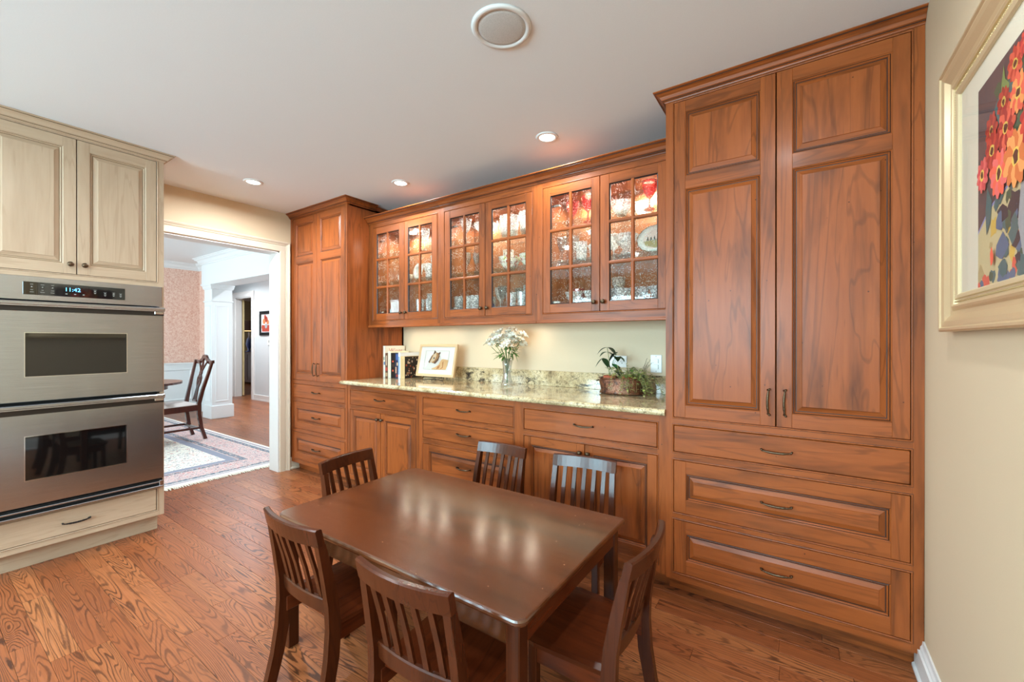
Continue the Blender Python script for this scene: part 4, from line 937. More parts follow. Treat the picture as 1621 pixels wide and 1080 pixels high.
# ------------------------------------------------------------------ wall plates above the counter
wp = thing('light_switch', 'white double rocker switch plate beside the right pantry', 'light switch', (-1.155, YB, 1.105))
d = MB(); d.box(-.036, .036, -.007, 0, -.058, .058, 0, .003); d.build('plate', plastic, wp)
for z in (.018, -.020):
    d = MB(); d.box(-.016, .016, -.010, -.006, z - .014, z + .014, 0, .002); d.box(.012, .016, -.0115, -.009, z - .014, z + .014, 1); d.build('rocker', [plastic, plain('switch_shadow', (190, 190, 186), .4)], wp)
d = MB()
for z in (.048, -.048): d.M = Matrix.Translation((0, -.007, z)) @ Matrix.Rotation(R(90), 4, 'X'); d.lathe([(0, -.0005), (.003, 0), (0, .001)], 8)
d.build('screw', chrome, wp)
wp = thing('outlet', 'white double outlet plate on the wall behind the potted plants', 'outlet', (-1.41, YB, 1.113))
d = MB(); d.box(-.060, .060, -.007, 0, -.040, .040, 0, .003); d.build('plate', plastic, wp)
for x in (-.028, .028):
    d = MB(); d.box(x - .020, x + .020, -.009, -.006, -.018, .018, 0, .003)
    for q in (-.007, .007): d.box(x + q - .0014, x + q + .0014, -.0095, -.0088, -.004, .007, 1)
    d.box(x - .003, x + .003, -.0095, -.0088, -.013, -.008, 1); d.build('socket', [plastic, black], wp)

# ------------------------------------------------------------------ books
BF = .385
def book(name, label, x0, x1, h, dep, cols, bands=(), title=None, hole=False):
    t_ = thing('book', label, 'book', ((x0 + x1) / 2, BF, .9143)); w = (x1 - x0) - .0008
    cover, pages = plain(name + '_cover', cols[0], .45), plain('paper_edge', (236, 228, 204), .8)
    d = MB(); d.box(-w / 2, w / 2, 0, .003, 0, h, 0, .0008); d.box(-w / 2, -w / 2 + .002, .002, dep, 0, h, 0); d.box(w / 2 - .002, w / 2, .002, dep, 0, h, 0); d.build('cover', cover, t_)
    d = MB(); d.box(-w / 2 + .0021, w / 2 - .0021, .0035, dep - .004, .003, h - .003); d.build('pages', pages, t_)
    if bands:
        mats = []; d = MB()
        for k, (za, zb, xa, xb, c) in enumerate(bands):
            mats.append(plain(name + '_print', c, .5)); d.box(-w / 2 + xa * w, -w / 2 + xb * w, -.0006, 0, za * h, zb * h, k)
        d.build('spine_print', mats, t_)
    return t_, w
tb, w = book('wine', 'tall white book with a pale red title against the tall cabinet side', -3.574, -3.541, .292, .235, ((244, 238, 222),), [(.0, 1, 0, .25, (196, 142, 112)), (.55, .65, .4, .7, (90, 130, 70)), (.4, .5, .45, .95, (66, 112, 158))])
g = text_mb('Wines', .062, lambda x, y: (w / 2 + .0006, .125 + x, .245 + y)); g.build('title', plain('title_red', (214, 150, 136), .6), tb)
d = MB(); 
for (yy, zz, r_) in ((.04, .20, .014), (.055, .19, .010), (.05, .13, .016), (.07, .125, .012)): d.add([(w / 2 + .0007, yy + r_ * math.cos(k), zz + r_ * math.sin(k * 1.0)) for k in range(6)], [tuple(range(6))], 0 if zz > .16 else 1)
d.build('cover_print', [plain('leaf_print', (120, 150, 90), .6), plain('bird_print', (64, 116, 170), .6)], tb)
book('brown', 'brown spined book second from the tall cabinet with red picture', -3.540, -3.503, .225, .21, ((116, 78, 56),), [(.05, .2, .1, .9, (196, 160, 120)), (.28, .42, .1, .9, (196, 84, 70)), (.5, .9, .35, .65, (222, 200, 170))])
book('cream', 'cream book with plain spine third in the row', -3.502, -3.462, .243, .215, ((240, 232, 206),), [(.3, .7, .4, .6, (216, 204, 168))])
book('black', 'thick black book with two red dots on its spine', -3.461, -3.405, .228, .215, ((34, 30, 28),), [(.26, .33, .35, .65, (222, 96, 66)), (.63, .70, .35, .65, (222, 96, 66)), (.45, .55, .2, .8, (64, 50, 40))])
book('picture', 'dark blue picture-spined book right of the thick black book', -3.404, -3.362, .230, .22, ((42, 48, 72),), [(.2, .45, .1, .5, (196, 150, 118)), (.5, .62, .5, .95, (190, 164, 132)), (.72, .95, .3, .95, (62, 92, 150)), (.05, .16, .3, .9, (140, 60, 44))])
book('blue', 'slim pale blue and white book left of the tan book', -3.361, -3.336, .232, .23, ((226, 232, 238),), [(.15, .85, .15, .75, (120, 158, 196)), (.86, .96, .1, .9, (250, 250, 250))])
fb_, w = book('tan', 'tan-spined book with dark floral cover at row end beside the dog picture', -3.335, -3.278, .200, .21, ((206, 178, 130),), [(.05, .95, .25, .3, (170, 138, 92)), (.1, .9, .55, .7, (184, 152, 104))])
d = MB(); d.box(w / 2, w / 2 + .0006, .004, .206, .002, .198, 0); fr = random.Random(31)
for k in range(46):
    cy_, cz_, r_ = fr.uniform(.015, .195), fr.uniform(.012, .188), fr.uniform(.005, .012); d.add([(w / 2 + .0008 + k * .00001, cy_ + r_ * math.cos(q * 1.05), cz_ + r_ * math.sin(q * 1.05)) for q in range(6)], [tuple(range(6))], fr.choice((1, 1, 2, 3)))
d.build('cover_print', [plain('floral_black', (34, 28, 28), .5), plain('floral_cream', (206, 182, 158), .5), plain('floral_rust', (156, 74, 48), .5), plain('floral_tan', (150, 118, 76), .5)], fb_)

# ------------------------------------------------------------------ framed dog picture on iron easel
fa = (-3.182, .428); fb = (-2.760, .452); ang = math.atan2(fb[1] - fa[1], fb[0] - fa[0])
pf = thing('photo_frame', 'pale wood frame with a collie drawing leaning on an easel', 'picture frame', ((fa[0] + fb[0]) / 2, (fa[1] + fb[1]) / 2, .945), ang)
tilt = Matrix.Rotation(R(-13), 4, 'X'); W2, H2 = .211, .285
d = MB(); d.M = tilt; fwd = lambda x, z, h: (x, -h, z)
d.sweep([(-W2, 0), (-W2, H2), (W2, H2), (W2, 0)][::-1], [(0, -.014), (0, .004), (-.003, .006), (-.020, .006), (-.024, .002), (-.024, -.014)], fwd, closed=True)
d.build('frame', plain('pale_maple', (204, 172, 130), .45), pf)
d = MB(); d.M = tilt; d.box(-W2 + .022, W2 - .022, -.001, .010, .022, H2 - .022, 0)
d.sweep([(-.130, .062), (-.130, .226), (.130, .226), (.130, .062)][::-1], [(0, 0), (0, .002), (.002, .002), (.002, 0)], lambda x, z, h: (x, -.001 - h, z), closed=True, mat=1)
d.build('mat_board', [plain('mat_board_white', (208, 204, 196), .8), plain('mat_bevel', (176, 168, 154), .8)], pf)
d = MB(); d.M = tilt
def pp(pts, m, h): d.add([(x, -.001 - h, z) for x, z in pts], [tuple(range(len(pts)))], m)
# collie: body, ruff, head, ears, muzzle, paws (u, v in frame units)
Q = lambda px, py: ((px - 570) / 850 * .40, (830 - py) / 620 * .27 + .025)
def qp(pts, m, h): pp([Q(*p) for p in pts], m, h)
qp([(660, 560), (720, 530), (800, 540), (860, 548), (850, 640), (820, 740), (640, 745), (480, 740), (520, 660)], 0, .0012)
qp([(380, 620), (470, 600), (560, 640), (500, 720), (440, 745), (270, 745), (262, 712), (350, 690)], 1, .0014)
qp([(560, 640), (600, 500), (650, 450), (690, 540), (640, 640), (560, 700), (500, 720)], 1, .0016)
qp([(388, 600), (440, 500), (490, 410), (540, 400), (600, 410), (620, 480), (600, 560), (550, 610), (500, 620), (450, 600), (410, 620)], 2, .0018)
qp([(500, 410), (545, 400), (560, 470), (530, 560), (470, 600), (420, 600), (470, 500)], 3, .0021)
qp([(480, 440), (500, 352), (545, 395), (510, 430)], 4, .0023); qp([(590, 415), (640, 388), (650, 410), (620, 470)], 4, .0023)
qp([(520, 600), (600, 520), (620, 440), (640, 470), (620, 560), (560, 630), (520, 625)], 4, .002)
qp([(495, 505), (512, 496), (528, 510), (518, 540), (498, 530)], 5, .0026); qp([(388, 590), (402, 570), (420, 590), (400, 610)], 5, .0026)
qp([(392, 590), (440, 480), (470, 440), (450, 500), (415, 590)], 4, .0024)
qp([(720, 600), (745, 570), (750, 700), (700, 735), (690, 725), (730, 690)], 6, .0015); qp([(620, 680), (680, 640), (660, 720), (600, 735)], 6, .0017)
qp([(300, 745), (640, 745), (620, 752), (310, 752)], 7, .0015)
d.build('drawing', [plain('dog_tan', (190, 150, 102), .8), plain('dog_white', (188, 184, 176), .8), plain('dog_sable', (150, 108, 66), .8), plain('dog_face', (190, 166, 134), .8), plain('dog_brown', (88, 62, 44), .8), plain('dog_eye', (30, 32, 42), .6), plain('dog_rust', (156, 102, 58), .8), plain('dog_ground', (128, 120, 92), .8)], pf)
es = thing('easel_stand', 'small black iron scroll easel under the dog picture', 'easel', pf.location.copy() - Vector((0, 0, .0305)), ang)
d = MB(); rw = .0028
d.tube([(-.115, -.006, .026), (.115, -.006, .026)], rw, 6); d.tube([(-.115, -.006, .026), (-.115, -.02, .003), (-.05, -.012, .010), (0, -.010, .008), (.05, -.012, .010), (.115, -.02, .003), (.115, -.006, .026)], rw, 6)
for q in (-.012, .012): d.tube([(q + .011 * math.cos(a * PI / 6), -.012, .011 + .009 * math.sin(a * PI / 6)) for a in range(13)], .002, 6)
for q in (-.1, .1): d.tube([(q, -.022, .034), (q, -.020, .026), (q, .012, .026), (q, .10, .18), (q, .11, .19)], rw, 6); d.tube([(q, .10, .17), (q, .135, .003)], rw, 6)
d.build('wire_frame', iron, es)

# ------------------------------------------------------------------ vase and flowers
VX, VY = -2.205, .44
va = MB(); va.lathe([(0, .001), (.046, .001), (.048, .008), (.044, .022), (.034, .06), (.030, .10), (.034, .15), (.043, .205), (.0405, .205), (.0315, .15), (.0275, .10), (.031, .06), (.038, .03), (0, .02)], 24, flute=.05)
va = va.build('glass_vase', clear, None, (VX, VY, .9142)); tag(va, 'clear cut glass vase of white flowers on the granite counter', 'vase')
fw = thing('flower_bouquet', 'bunch of white alstroemeria flowers with green leaves in vase', 'flowers', (VX, VY, .9142))
green1 = plain('stem_green', (78, 118, 50), .5); green2 = plain('leaf_green', (86, 122, 52), .45); green3 = plain('dark_leaf', (46, 72, 40), .4); lime = plain('lime_leaf', (168, 178, 92), .5)
petal = plain('white_petal', (255, 250, 236), .9, spec=.1); stam = plain('stamen', (196, 160, 110), .6)
def petal_mesh():
    d = MB()
    for k in range(6):
        a = k * PI / 3; ca, sa = math.cos(a), math.sin(a); L = .026 if k % 2 else .022; w_ = .0085
        P = [(0, 0, 0), (L * .5, w_, .012), (L * .5, -w_, .012), (L * .5, 0, .010), (L, w_ * .5, .018), (L, -w_ * .5, .018), (L * 1.12, 0, .014)]
        d.add([(x * ca - y * sa, x * sa + y * ca, z) for x, y, z in P], [(0, 3, 1), (0, 2, 3), (1, 3, 6, 4), (3, 2, 5, 6)], 0, True)
    d.tube([(0, 0, 0), (.003, .001, .018)], .0018, 5, mat=1); d.tube([(0, 0, 0), (-.003, .002, .016)], .0012, 5, mat=1)
    return d.mesh('blossom', [petal, stam])
PM = petal_mesh(); fr = random.Random(11)
def leaf_mb(d, p, dirv, L, wd, mat=0, droop=.25):
    p = Vector(p); a = Vector(dirv).normalized(); up = Vector((0, 0, 1)); b = a.cross(up)
    if b.length < .1: b = Vector((1, 0, 0))
    b.normalize(); vs = []; n = 5
    for i in range(n + 1):
        u = i / n; w_ = wd * math.sin(PI * min(1, u * .95 + .04)) ** .8; c_ = p + a * (L * u) - up * (droop * L * u * u); nrm = a.cross(b)
        vs += [c_ + b * w_, c_ + nrm * (.25 * w_), c_ - b * w_]
    d.add(vs, [(3 * i + j, 3 * i + j + 1, 3 * i + 4 + j, 3 * i + 3 + j) for i in range(n) for j in (0, 1)], mat, True)
st = MB(); heads = []
for k in range(13):
    a = k * 2.4; r0 = .012 * fr.random() + .006; rt = .02 + .105 * math.sqrt((k + .5) / 13); zt = .325 + .075 * (1 - (rt / .13) ** 2) + fr.uniform(-.02, .02)
    T = Vector((rt * math.cos(a), rt * math.sin(a) * .9, zt)); st.tube([(-.4 * r0 * math.cos(a), -.4 * r0 * math.sin(a), .025), (.3 * rt * math.cos(a) * .6, .3 * rt * math.sin(a) * .6, .2), tuple(T - Vector((0, 0, .03)))], .0022, 6); heads.append(T)
st.build('stems', green1, fw)
for T in heads:
    for j in range(6):
        o = bpy.data.objects.new('blossom', PM); C.objects.link(o); o.parent = fw
        off = Vector((fr.uniform(-.028, .028), fr.uniform(-.028, .028), fr.uniform(-.03, .02))); o.location = T + off
        q = Vector((T.x * 5 + off.x * 26, T.y * 5 + off.y * 26, 1)).to_track_quat('Z', 'Y'); o.rotation_euler = q.to_euler(); o.scale = [fr.uniform(1.0, 1.35)] * 3
for k in range(64):
    a = k * 2.4 + .5; z = fr.uniform(.22, .345); r0 = .03 + fr.random() * .03; el = fr.uniform(-.5, .5)
    if k in (3, 8): el, z = -2.2, .25
    d = MB(); leaf_mb(d, (r0 * math.cos(a), r0 * math.sin(a), z), (math.cos(a), math.sin(a), el), fr.uniform(.055, .085), .010, 0, .2); d.build('leaf', green2, fw)

# ------------------------------------------------------------------ copper planter with potted plants
PX, PY = -1.325, .455
def copper():
    m, nt, b = nm('hammered_copper'); mp = mapping(nt, (1, 1, 1)); vo = nd(nt, 'ShaderNodeTexVoronoi'); vo.inputs['Scale'].default_value = 120; lk(nt, mp.outputs[0], vo.inputs['Vector'])
    n = noise(nt, mp.outputs[0], 30, 4, .7); r = ramp(nt, [(.35, rgb((52, 34, 26))), (.5, rgb((122, 74, 50))), (.65, rgb((104, 88, 62)))]); lk(nt, n.outputs['Fac'], r.inputs[0]); lk(nt, r.outputs[0], b.inputs['Base Color'])
    b.inputs['Metallic'].default_value = .55; b.inputs['Roughness'].default_value = .3
    bp_ = nd(nt, 'ShaderNodeBump'); bp_.inputs['Strength'].default_value = .6; bp_.inputs['Distance'].default_value = .003; lk(nt, vo.outputs['Distance'], bp_.inputs['Height']); lk(nt, bp_.outputs[0], b.inputs['Normal']); return m
cop = copper()
pt = thing('copper_planter', 'oval hammered copper planter holding small potted plants on counter', 'planter', (PX, PY, .9142), R(8))
d = MB(); d.lathe([(0, .001), (.062, .001), (.070, .006), (.066, .018), (.064, .03), (.070, .088), (.066, .094), (.072, .100), (.072, .106), (.066, .106), (.062, .03), (0, .03)], 36, sx=2.05, sy=1.15); d.build('tub', cop, pt)
d = MB(); 
for s_ in (-1, 1): d.tube([(s_ * .143, -.02, .085), (s_ * .158, -.016, .082), (s_ * .158, .016, .082), (s_ * .143, .02, .085)], .004, 6)
d.build('handle', bronze, pt)
terra = plain('terracotta', (176, 84, 52), .7); soil = plain('soil', (60, 44, 34), .9)
def pot(label, x, y, z, r_):
    o = MB(); o.lathe([(r_ * .7, 0), (r_ * .88, .06), (r_, .062), (r_ * 1.02, .085), (r_ * .92, .085), (r_ * .88, .07), (0, .07)], 24); t_ = thing('plant_pot', label, 'pot', (x, y, z)); o.build('body', terra, t_)
    o = MB(); o.lathe([(0, .074), (r_ * .87, .072), (r_ * .87, .069), (0, .069)], 16); o.build('soil', soil, t_)
pot('small terracotta pot at left inside the copper planter', PX - .075, PY, .9442, .042)
pot('small terracotta pot at right inside the copper planter', PX + .045, PY - .005, .9442, .040)
up_ = thing('leafy_plant', 'upright plant with broad dark green leaves in left pot', 'plant', (PX - .075, PY, 1.012))
tips = [((-.02, 0, .20), 3), ((.045, .01, .17), 3), ((-.04, -.02, .13), 2), ((.03, -.02, .08), 2)]
d = MB()
for (T, n) in tips: d.tube([(0, 0, 0), (T[0] * .3, T[1] * .3, T[2] * .55), T], .0016, 5)
d.build('stem', green1, up_); lr = random.Random(5)
for T, n in tips:
    for k in range(n + 1):
        a = lr.uniform(0, 6.28); d = MB(); leaf_mb(d, (T[0], T[1], T[2] - .03 * (k > 1)), (math.cos(a), math.sin(a) * .6, lr.uniform(-.3, .3)), lr.uniform(.05, .07), .024, 0, .9); d.build('leaf', green3, up_)
d = MB(); leaf_mb(d, (.03, -.025, .095), (.7, -.5, -.2), .045, .02, 0, .3); d.build('leaf', plain('bright_leaf', (52, 112, 62), .35), up_)
tv = thing('trailing_plant', 'yellow-green trailing vine spilling over the copper planter and counter', 'plant', (PX + .05, PY, 1.0))
d = MB(); vr = random.Random(21); lf = MB()
for k in range(64):
    a = vr.uniform(-1.9, .4) if k % 4 else vr.uniform(-PI, PI); L = vr.uniform(.05, .16); dx, dy = math.cos(a), math.sin(a)
    x0, y0 = vr.uniform(-.08, .07), vr.uniform(-.02, .02); top = vr.uniform(.02, .09); drop = -vr.uniform(.02, .082) if k % 4 else vr.uniform(.04, .12)
    P = [(x0, y0, 0), (x0 + dx * L * .35, y0 + dy * L * .3, top), (x0 + dx * L * .8, y0 + dy * L * .6, top * .6 + drop * .3), (x0 + dx * L * 1.0, y0 + dy * L * .75, drop)]
    d.tube(P, .0011, 4)
    for i in range(13):
        u = i / 12 * 3; j = min(int(u), 2); f_ = u - j; p = [P[j][q] * (1 - f_) + P[j + 1][q] * f_ for q in range(3)]
        b_ = vr.uniform(0, 6.28); leaf_mb(lf, p, (math.cos(b_), math.sin(b_), vr.uniform(-.4, .6)), vr.uniform(.013, .023), vr.uniform(.005, .0085), vr.choice([0, 0, 0, 1, 2]), .2)
d.build('vines', plain('vine_stem', (150, 140, 90), .6), tv); lf.build('foliage', [lime, green2, plain('yellow_leaf', (206, 200, 130), .5)], tv, kind='stuff')
dk = thing('dark_foliage_plant', 'dark bushy plant with thin twigs at the planter\'s right side', 'plant', (PX + .12, PY + .03, .93))
d = MB(); lf = MB()
for k in range(26):
    a = vr.uniform(-1.2, 1.6); L = vr.uniform(.04, .10); h = vr.uniform(.0, .13) if k > 5 else vr.uniform(.16, .22); P = [(0, 0, .05), (math.cos(a) * L * .5, math.sin(a) * L * .4, h * .7 + .02), (math.cos(a) * L, math.sin(a) * L * .6, h)]
    d.tube(P, .0011, 4)
    for i in range(9):
        u = .25 + .75 * i / 8; j = 0 if u < .5 else 1; f_ = u * 2 - j; p = [P[j][q] * (1 - f_) + P[j + 1][q] * f_ for q in range(3)]
        b_ = vr.uniform(0, 6.28); leaf_mb(lf, p, (math.cos(b_), math.sin(b_), .2), vr.uniform(.008, .016), .004, vr.choice([0, 0, 1]), .2)
d.build('twigs', plain('brown_twig', (92, 70, 50), .7), dk); lf.build('foliage', [green3, green2], dk, kind='stuff')

# ------------------------------------------------------------------ ware in the glass cabinets
def P_goblet(h, r_): return [(0, 0), (r_ * .75, .001), (r_ * .7, .004), (.006, .009), (.0045, h * .38), (.010, h * .42), (r_ * .6, h * .52), (r_ * .92, h * .75), (r_, h), (r_ - .002, h), (r_ * .88, h * .75), (r_ * .55, h * .55), (0, h * .47)]
def P_tumbler(h, r_): return [(0, 0), (r_ * .8, 0), (r_, h), (r_ - .003, h), (r_ * .76, .012), (0, .010)]
def P_bowl(h, r_): return [(0, 0), (r_ * .45, 0), (r_ * .48, .006), (r_ * .8, h * .5), (r_, h), (r_ - .005, h), (r_ * .74, h * .52), (r_ * .4, .012), (0, .010)]
def P_foot(h, r_): return [(0, 0), (r_ * .6, .001), (r_ * .5, .01), (r_ * .22, h * .3), (r_ * .35, h * .42), (r_ * .8, h * .7), (r_, h), (r_ - .004, h), (r_ * .74, h * .72), (r_ * .3, h * .46), (0, h * .44)]
def P_flare(h, r_): return [(0, 0), (r_ * .35, 0), (r_ * .4, .005), (r_ * .7, h * .6), (r_, h), (r_ - .004, h), (r_ * .66, h * .6), (r_ * .3, .01), (0, .01)]
KINDS = {
 'goblet': ('crystal_goblet', P_goblet(.18, .044), crystal, .06, 'goblet'), 'wine': ('wine_glass', P_goblet(.17, .036), clear, 0, 'wine glass'),
 'tulip': ('stemmed_glass', P_goblet(.15, .030), clear, .03, 'glass'), 'red': ('red_goblet', P_goblet(.17, .045), redglass, .05, 'goblet'),
 'tumbler': ('crystal_tumbler', P_tumbler(.115, .039), crystal, .06, 'tumbler'), 'bucket': ('crystal_bucket', P_tumbler(.15, .075), crystal, .05, 'ice bucket'),
 'bowl': ('crystal_bowl', P_bowl(.085, .068), crystal, .08, 'bowl'), 'flare': ('crystal_bowl', P_flare(.085, .062), crystal, .08, 'bowl'),
 'foot': ('footed_bowl', P_foot(.13, .080), crystal, .07, 'bowl'), 'redt': ('red_tumbler', P_tumbler(.12, .044), redglass, .04, 'tumbler'),
 'cbowl': ('cream_bowl', P_bowl(.06, .06), china_cream, 0, 'bowl'), 'fbowl': ('floral_bowl', P_bowl(.09, .085), floralware, 0, 'bowl'),
 'blue': ('blue_jar', [(0, 0), (.022, 0), (.034, .02), (.036, .035), (.026, .05), (.02, .055), (.022, .06), (0, .065)], blueware, 0, 'jar'),
 'dark': ('dark_jar', P_tumbler(.05, .028), darkware, 0, 'jar'),
 'cup': ('white_cup', [(0, 0), (.022, 0), (.036, .02), (.040, .055), (.037, .055), (.033, .02), (0, .01)], china, 0, 'cup'),
 'ruffle': ('ruffled_bowl', P_foot(.12, .095), crystal, .10, 'bowl'),
}
MESH = {}
for k, (nm_, prof_, mat_, fl_, cat_) in KINDS.items():
    d = MB(); d.lathe(prof_, 24, flute=fl_, smooth=(fl_ == 0)); MESH[k] = d.mesh(nm_, mat_)
WORDS = {'goblet': 'cut crystal goblet', 'wine': 'clear wine glass', 'tulip': 'small clear stemmed glass', 'red': 'ruby red goblet', 'tumbler': 'cut crystal tumbler', 'bucket': 'large cut crystal ice bucket',
 'bowl': 'low cut crystal bowl', 'flare': 'flared cut crystal bowl', 'foot': 'footed crystal bowl', 'redt': 'red glass tumbler', 'cbowl': 'cream china bowl', 'fbowl': 'floral china bowl', 'blue': 'small cobalt blue jar', 'dark': 'small dark glass jar', 'cup': 'white china cup', 'ruffle': 'ruffled footed crystal bowl'}
ORD = ['', 'first', 'second', 'third', 'fourth', 'fifth', 'sixth', 'seventh', 'eighth', 'ninth']
CAB = {'left': -3.136, 'middle': -2.257, 'right': -1.377}
LAY = {   # cabinet -> shelf -> [(kind, world x, y)]
 'left': [[('dark', -3.46, .36), ('tumbler', -3.03, .34), ('tumbler', -2.94, .36), ('tumbler', -2.85, .34), ('tumbler', -2.77, .37), ('goblet', -3.06, .50), ('goblet', -2.95, .52), ('wine', -2.84, .52), ('tumbler', -2.99, .44), ('tumbler', -2.89, .45)],
          [('cup', -3.30, .38), ('cup', -3.20, .36), ('foot', -2.99, .42), ('goblet', -2.87, .36), ('bowl', -2.79, .52), ('goblet', -2.95, .55), ('tumbler', -2.93, .345)],
          [('goblet', -3.04, .40), ('tumbler', -2.98, .50), ('ruffle', -2.83, .40)]],
 'middle': [[('tumbler', -2.60, .34), ('tumbler', -2.52, .36), ('tumbler', -2.44, .34), ('tumbler', -2.36, .37), ('blue', -2.285, .33), ('wine', -2.19, .36), ('tumbler', -2.10, .34), ('tumbler', -2.01, .35), ('tumbler', -1.93, .34), ('goblet', -2.05, .50), ('wine', -2.15, .52), ('cbowl', -1.93, .52), ('tumbler', -2.48, .47), ('tumbler', -2.40, .50), ('goblet', -2.31, .50)],
            [('wine', -2.55, .38), ('tulip', -2.43, .35), ('tulip', -2.37, .38), ('tulip', -2.31, .34), ('fbowl', -2.14, .38), ('fbowl', -1.96, .38), ('foot', -2.05, .54), ('goblet', -2.25, .52), ('wine', -2.46, .50), ('bowl', -1.90, .55)],
            [('goblet', -2.56, .38), ('ruffle', -2.38, .40), ('bucket', -2.17, .42), ('bucket', -2.00, .42), ('tumbler', -1.89, .34), ('goblet', -2.27, .52), ('wine', -2.34, .55)]],
 'right': [[('redt', -1.63, .46), ('redt', -1.50, .46), ('flare', -1.60, .335), ('flare', -1.47, .335), ('cbowl', -1.24, .44), ('bowl', -1.29, .335), ('flare', -1.17, .335), ('flare', -1.06, .34), ('redt', -1.03, .50), ('goblet', -1.36, .50), ('tumbler', -1.70, .56)],
           [('wine', -1.70, .36), ('wine', -1.62, .38), ('tumbler', -1.55, .34), ('tumbler', -1.50, .44), ('flare', -1.45, .36), ('foot', -1.27, .38), ('bowl', -1.12, .54), ('goblet', -1.40, .52), ('goblet', -1.30, .55)],
           [('red', -1.66, .44), ('red', -1.53, .40), ('red', -1.45, .46), ('bowl', -1.30, .38), ('bowl', -1.19, .48), ('red', -1.12, .36), ('red', -1.03, .42)]]}
for cab, shelves in LAY.items():
    for si, items in enumerate(shelves):
        sh = ('bottom', 'middle', 'top')[si]
        cnt = {}; tot = {}
        for k, x, y in items: tot[k] = tot.get(k, 0) + 1
        for k, x, y in sorted(items, key=lambda q: q[1]):
            cnt[k] = cnt.get(k, 0) + 1
            o = bpy.data.objects.new(MESH[k].name, MESH[k]); C.objects.link(o); o.location = (x, y, SHELVES[si] + .0004)
            lab = WORDS[k] + ((', %s from left' % ORD[cnt[k]]) if tot[k] > 1 else '') + ', on %s shelf of the %s glass cabinet' % (sh, cab)
            tag(o, lab, KINDS[k][4], WORDS[k] + 's in the %s glass cabinet' % cab if tot[k] > 1 else None)
# two white oval handled plates standing at the back of the left cabinet, and a scenic plate in the right one
o = MB(); o.M = Matrix.Rotation(R(80), 4, 'X'); o.lathe([(.028, -.005), (.052, -.006), (.058, 0), (.052, .006), (.028, .005), (.028, -.005)], 28, sy=1.2)
o = o.build('ring_dish', china, None, (-3.05, .33, SHELVES[1] + .069)); tag(o, 'white ring-shaped china dish standing on middle shelf of the left glass cabinet', 'dish')
sc = thing('scenic_plate', 'scalloped plate with painted landscape standing on middle shelf of right cabinet', 'plate', (-1.09, .40, SHELVES[1] + .002))
TT = Matrix.Translation((0, 0, .085)) @ Matrix.Rotation(R(78), 4, 'X')
d = MB(); d.M = TT; d.lathe([(0, 0), (.07, .001), (.105, .012), (.106, .015), (.07, .005), (0, .004)], 32, flute=.03, fl=16, sx=1.05, sy=.8); d.build('dish', china, sc)
d = MB(); d.M = TT
d.add([(.075 * math.cos(a) * 1.05, .06 * math.sin(a), .007) for a in [k * PI / 12 for k in range(24)]], [tuple(range(24))], 0)
d.add([(-.075, -.01, .0075), (.075, -.006, .0075), (.06, -.038, .0075), (0, -.058, .0075), (-.06, -.038, .0075)], [(0, 4, 3, 2, 1)], 1)
for k in range(6): x = -.05 + k * .02; d.add([(x - .008, -.008, .008), (x + .008, -.008, .008), (x, .022, .008)], [(0, 1, 2)], 2)
d.build('scene_print', [plain('plate_sky', (232, 212, 196), .4), plain('plate_field', (170, 156, 96), .4), plain('plate_trees', (84, 78, 60), .4)], sc)
d = MB(); d.M = TT; n_ = 26; d.tube([(.108 * 1.05 * math.cos(a), .108 * .8 * math.sin(a), .013) for a in [k * 2 * PI / n_ for k in range(n_ + 1)]], .0022, 6); d.build('rim', plain('gilt_rim', (120, 92, 50), .3, .7), sc)

# ------------------------------------------------------------------ gilt-framed flower print on the right wall
gf = thing('framed_painting', 'gilt-framed flower painting with cream mat on right wall', 'painting', (0, -.345, 1.283), R(-90))
# local: x = along -y of the room (to the right when facing the wall), -y = into the room
FW, FH = 1.00, .780
gold = plain('gilt_wood', (224, 202, 160), .30, .5); gold2 = plain('dark_gilt', (128, 92, 48), .35, .6)
fm = lambda x, z, h: (x, -h, z)
d = MB(); RR = [(0, 0), (0, FH), (FW, FH), (FW, 0)][::-1]
d.sweep(RR, [(0, .001), (0, .030), (-.004, .033), (-.010, .033), (-.014, .029), (-.018, .029), (-.030, .026), (-.048, .016), (-.060, .013), (-.066, .017), (-.072, .019), (-.078, .016), (-.078, .001)], fm, closed=True); d.build('frame', gold, gf)
d = MB(); d.sweep(RR, [(-.078, .001), (-.078, .011), (-.092, .011), (-.094, .016), (-.104, .013), (-.108, .009), (-.108, .001)], fm, closed=True); d.build('inner_lip', plain('champagne_gilt', (222, 204, 164), .3, .4), gf)
d = MB(); step = .0072
def bd_(x, z):
    d.add([(x, -.0115, z + .003), (x + .003, -.0115, z), (x, -.0115, z - .003), (x - .003, -.0115, z), (x, -.0155, z)], [(0, 1, 4), (1, 2, 4), (2, 3, 4), (3, 0, 4)], 0, True)
i_ = .085
x = i_
while x < FW - i_: bd_(x, i_); bd_(x, FH - i_); x += step
z = i_
while z < FH - i_: bd_(i_, z); bd_(FW - i_, z); z += step
d.build('bead_course', plain('pearl_gilt', (236, 214, 160), .25, .6), gf, kind='stuff')
d = MB(); d.box(.10, FW - .10, -.006, -.001, .10 - .062, FH - .10 + .062 - .0, 0) if False else d.box(.105, FW - .105, -.006, -.001, .105 - .06, FH - .045, 0)
d.build('mat_board', plain('cream_mat', (236, 228, 206), .8), gf)
ax0, ax1, az0, az1 = .242, FW - .242, .107, .612
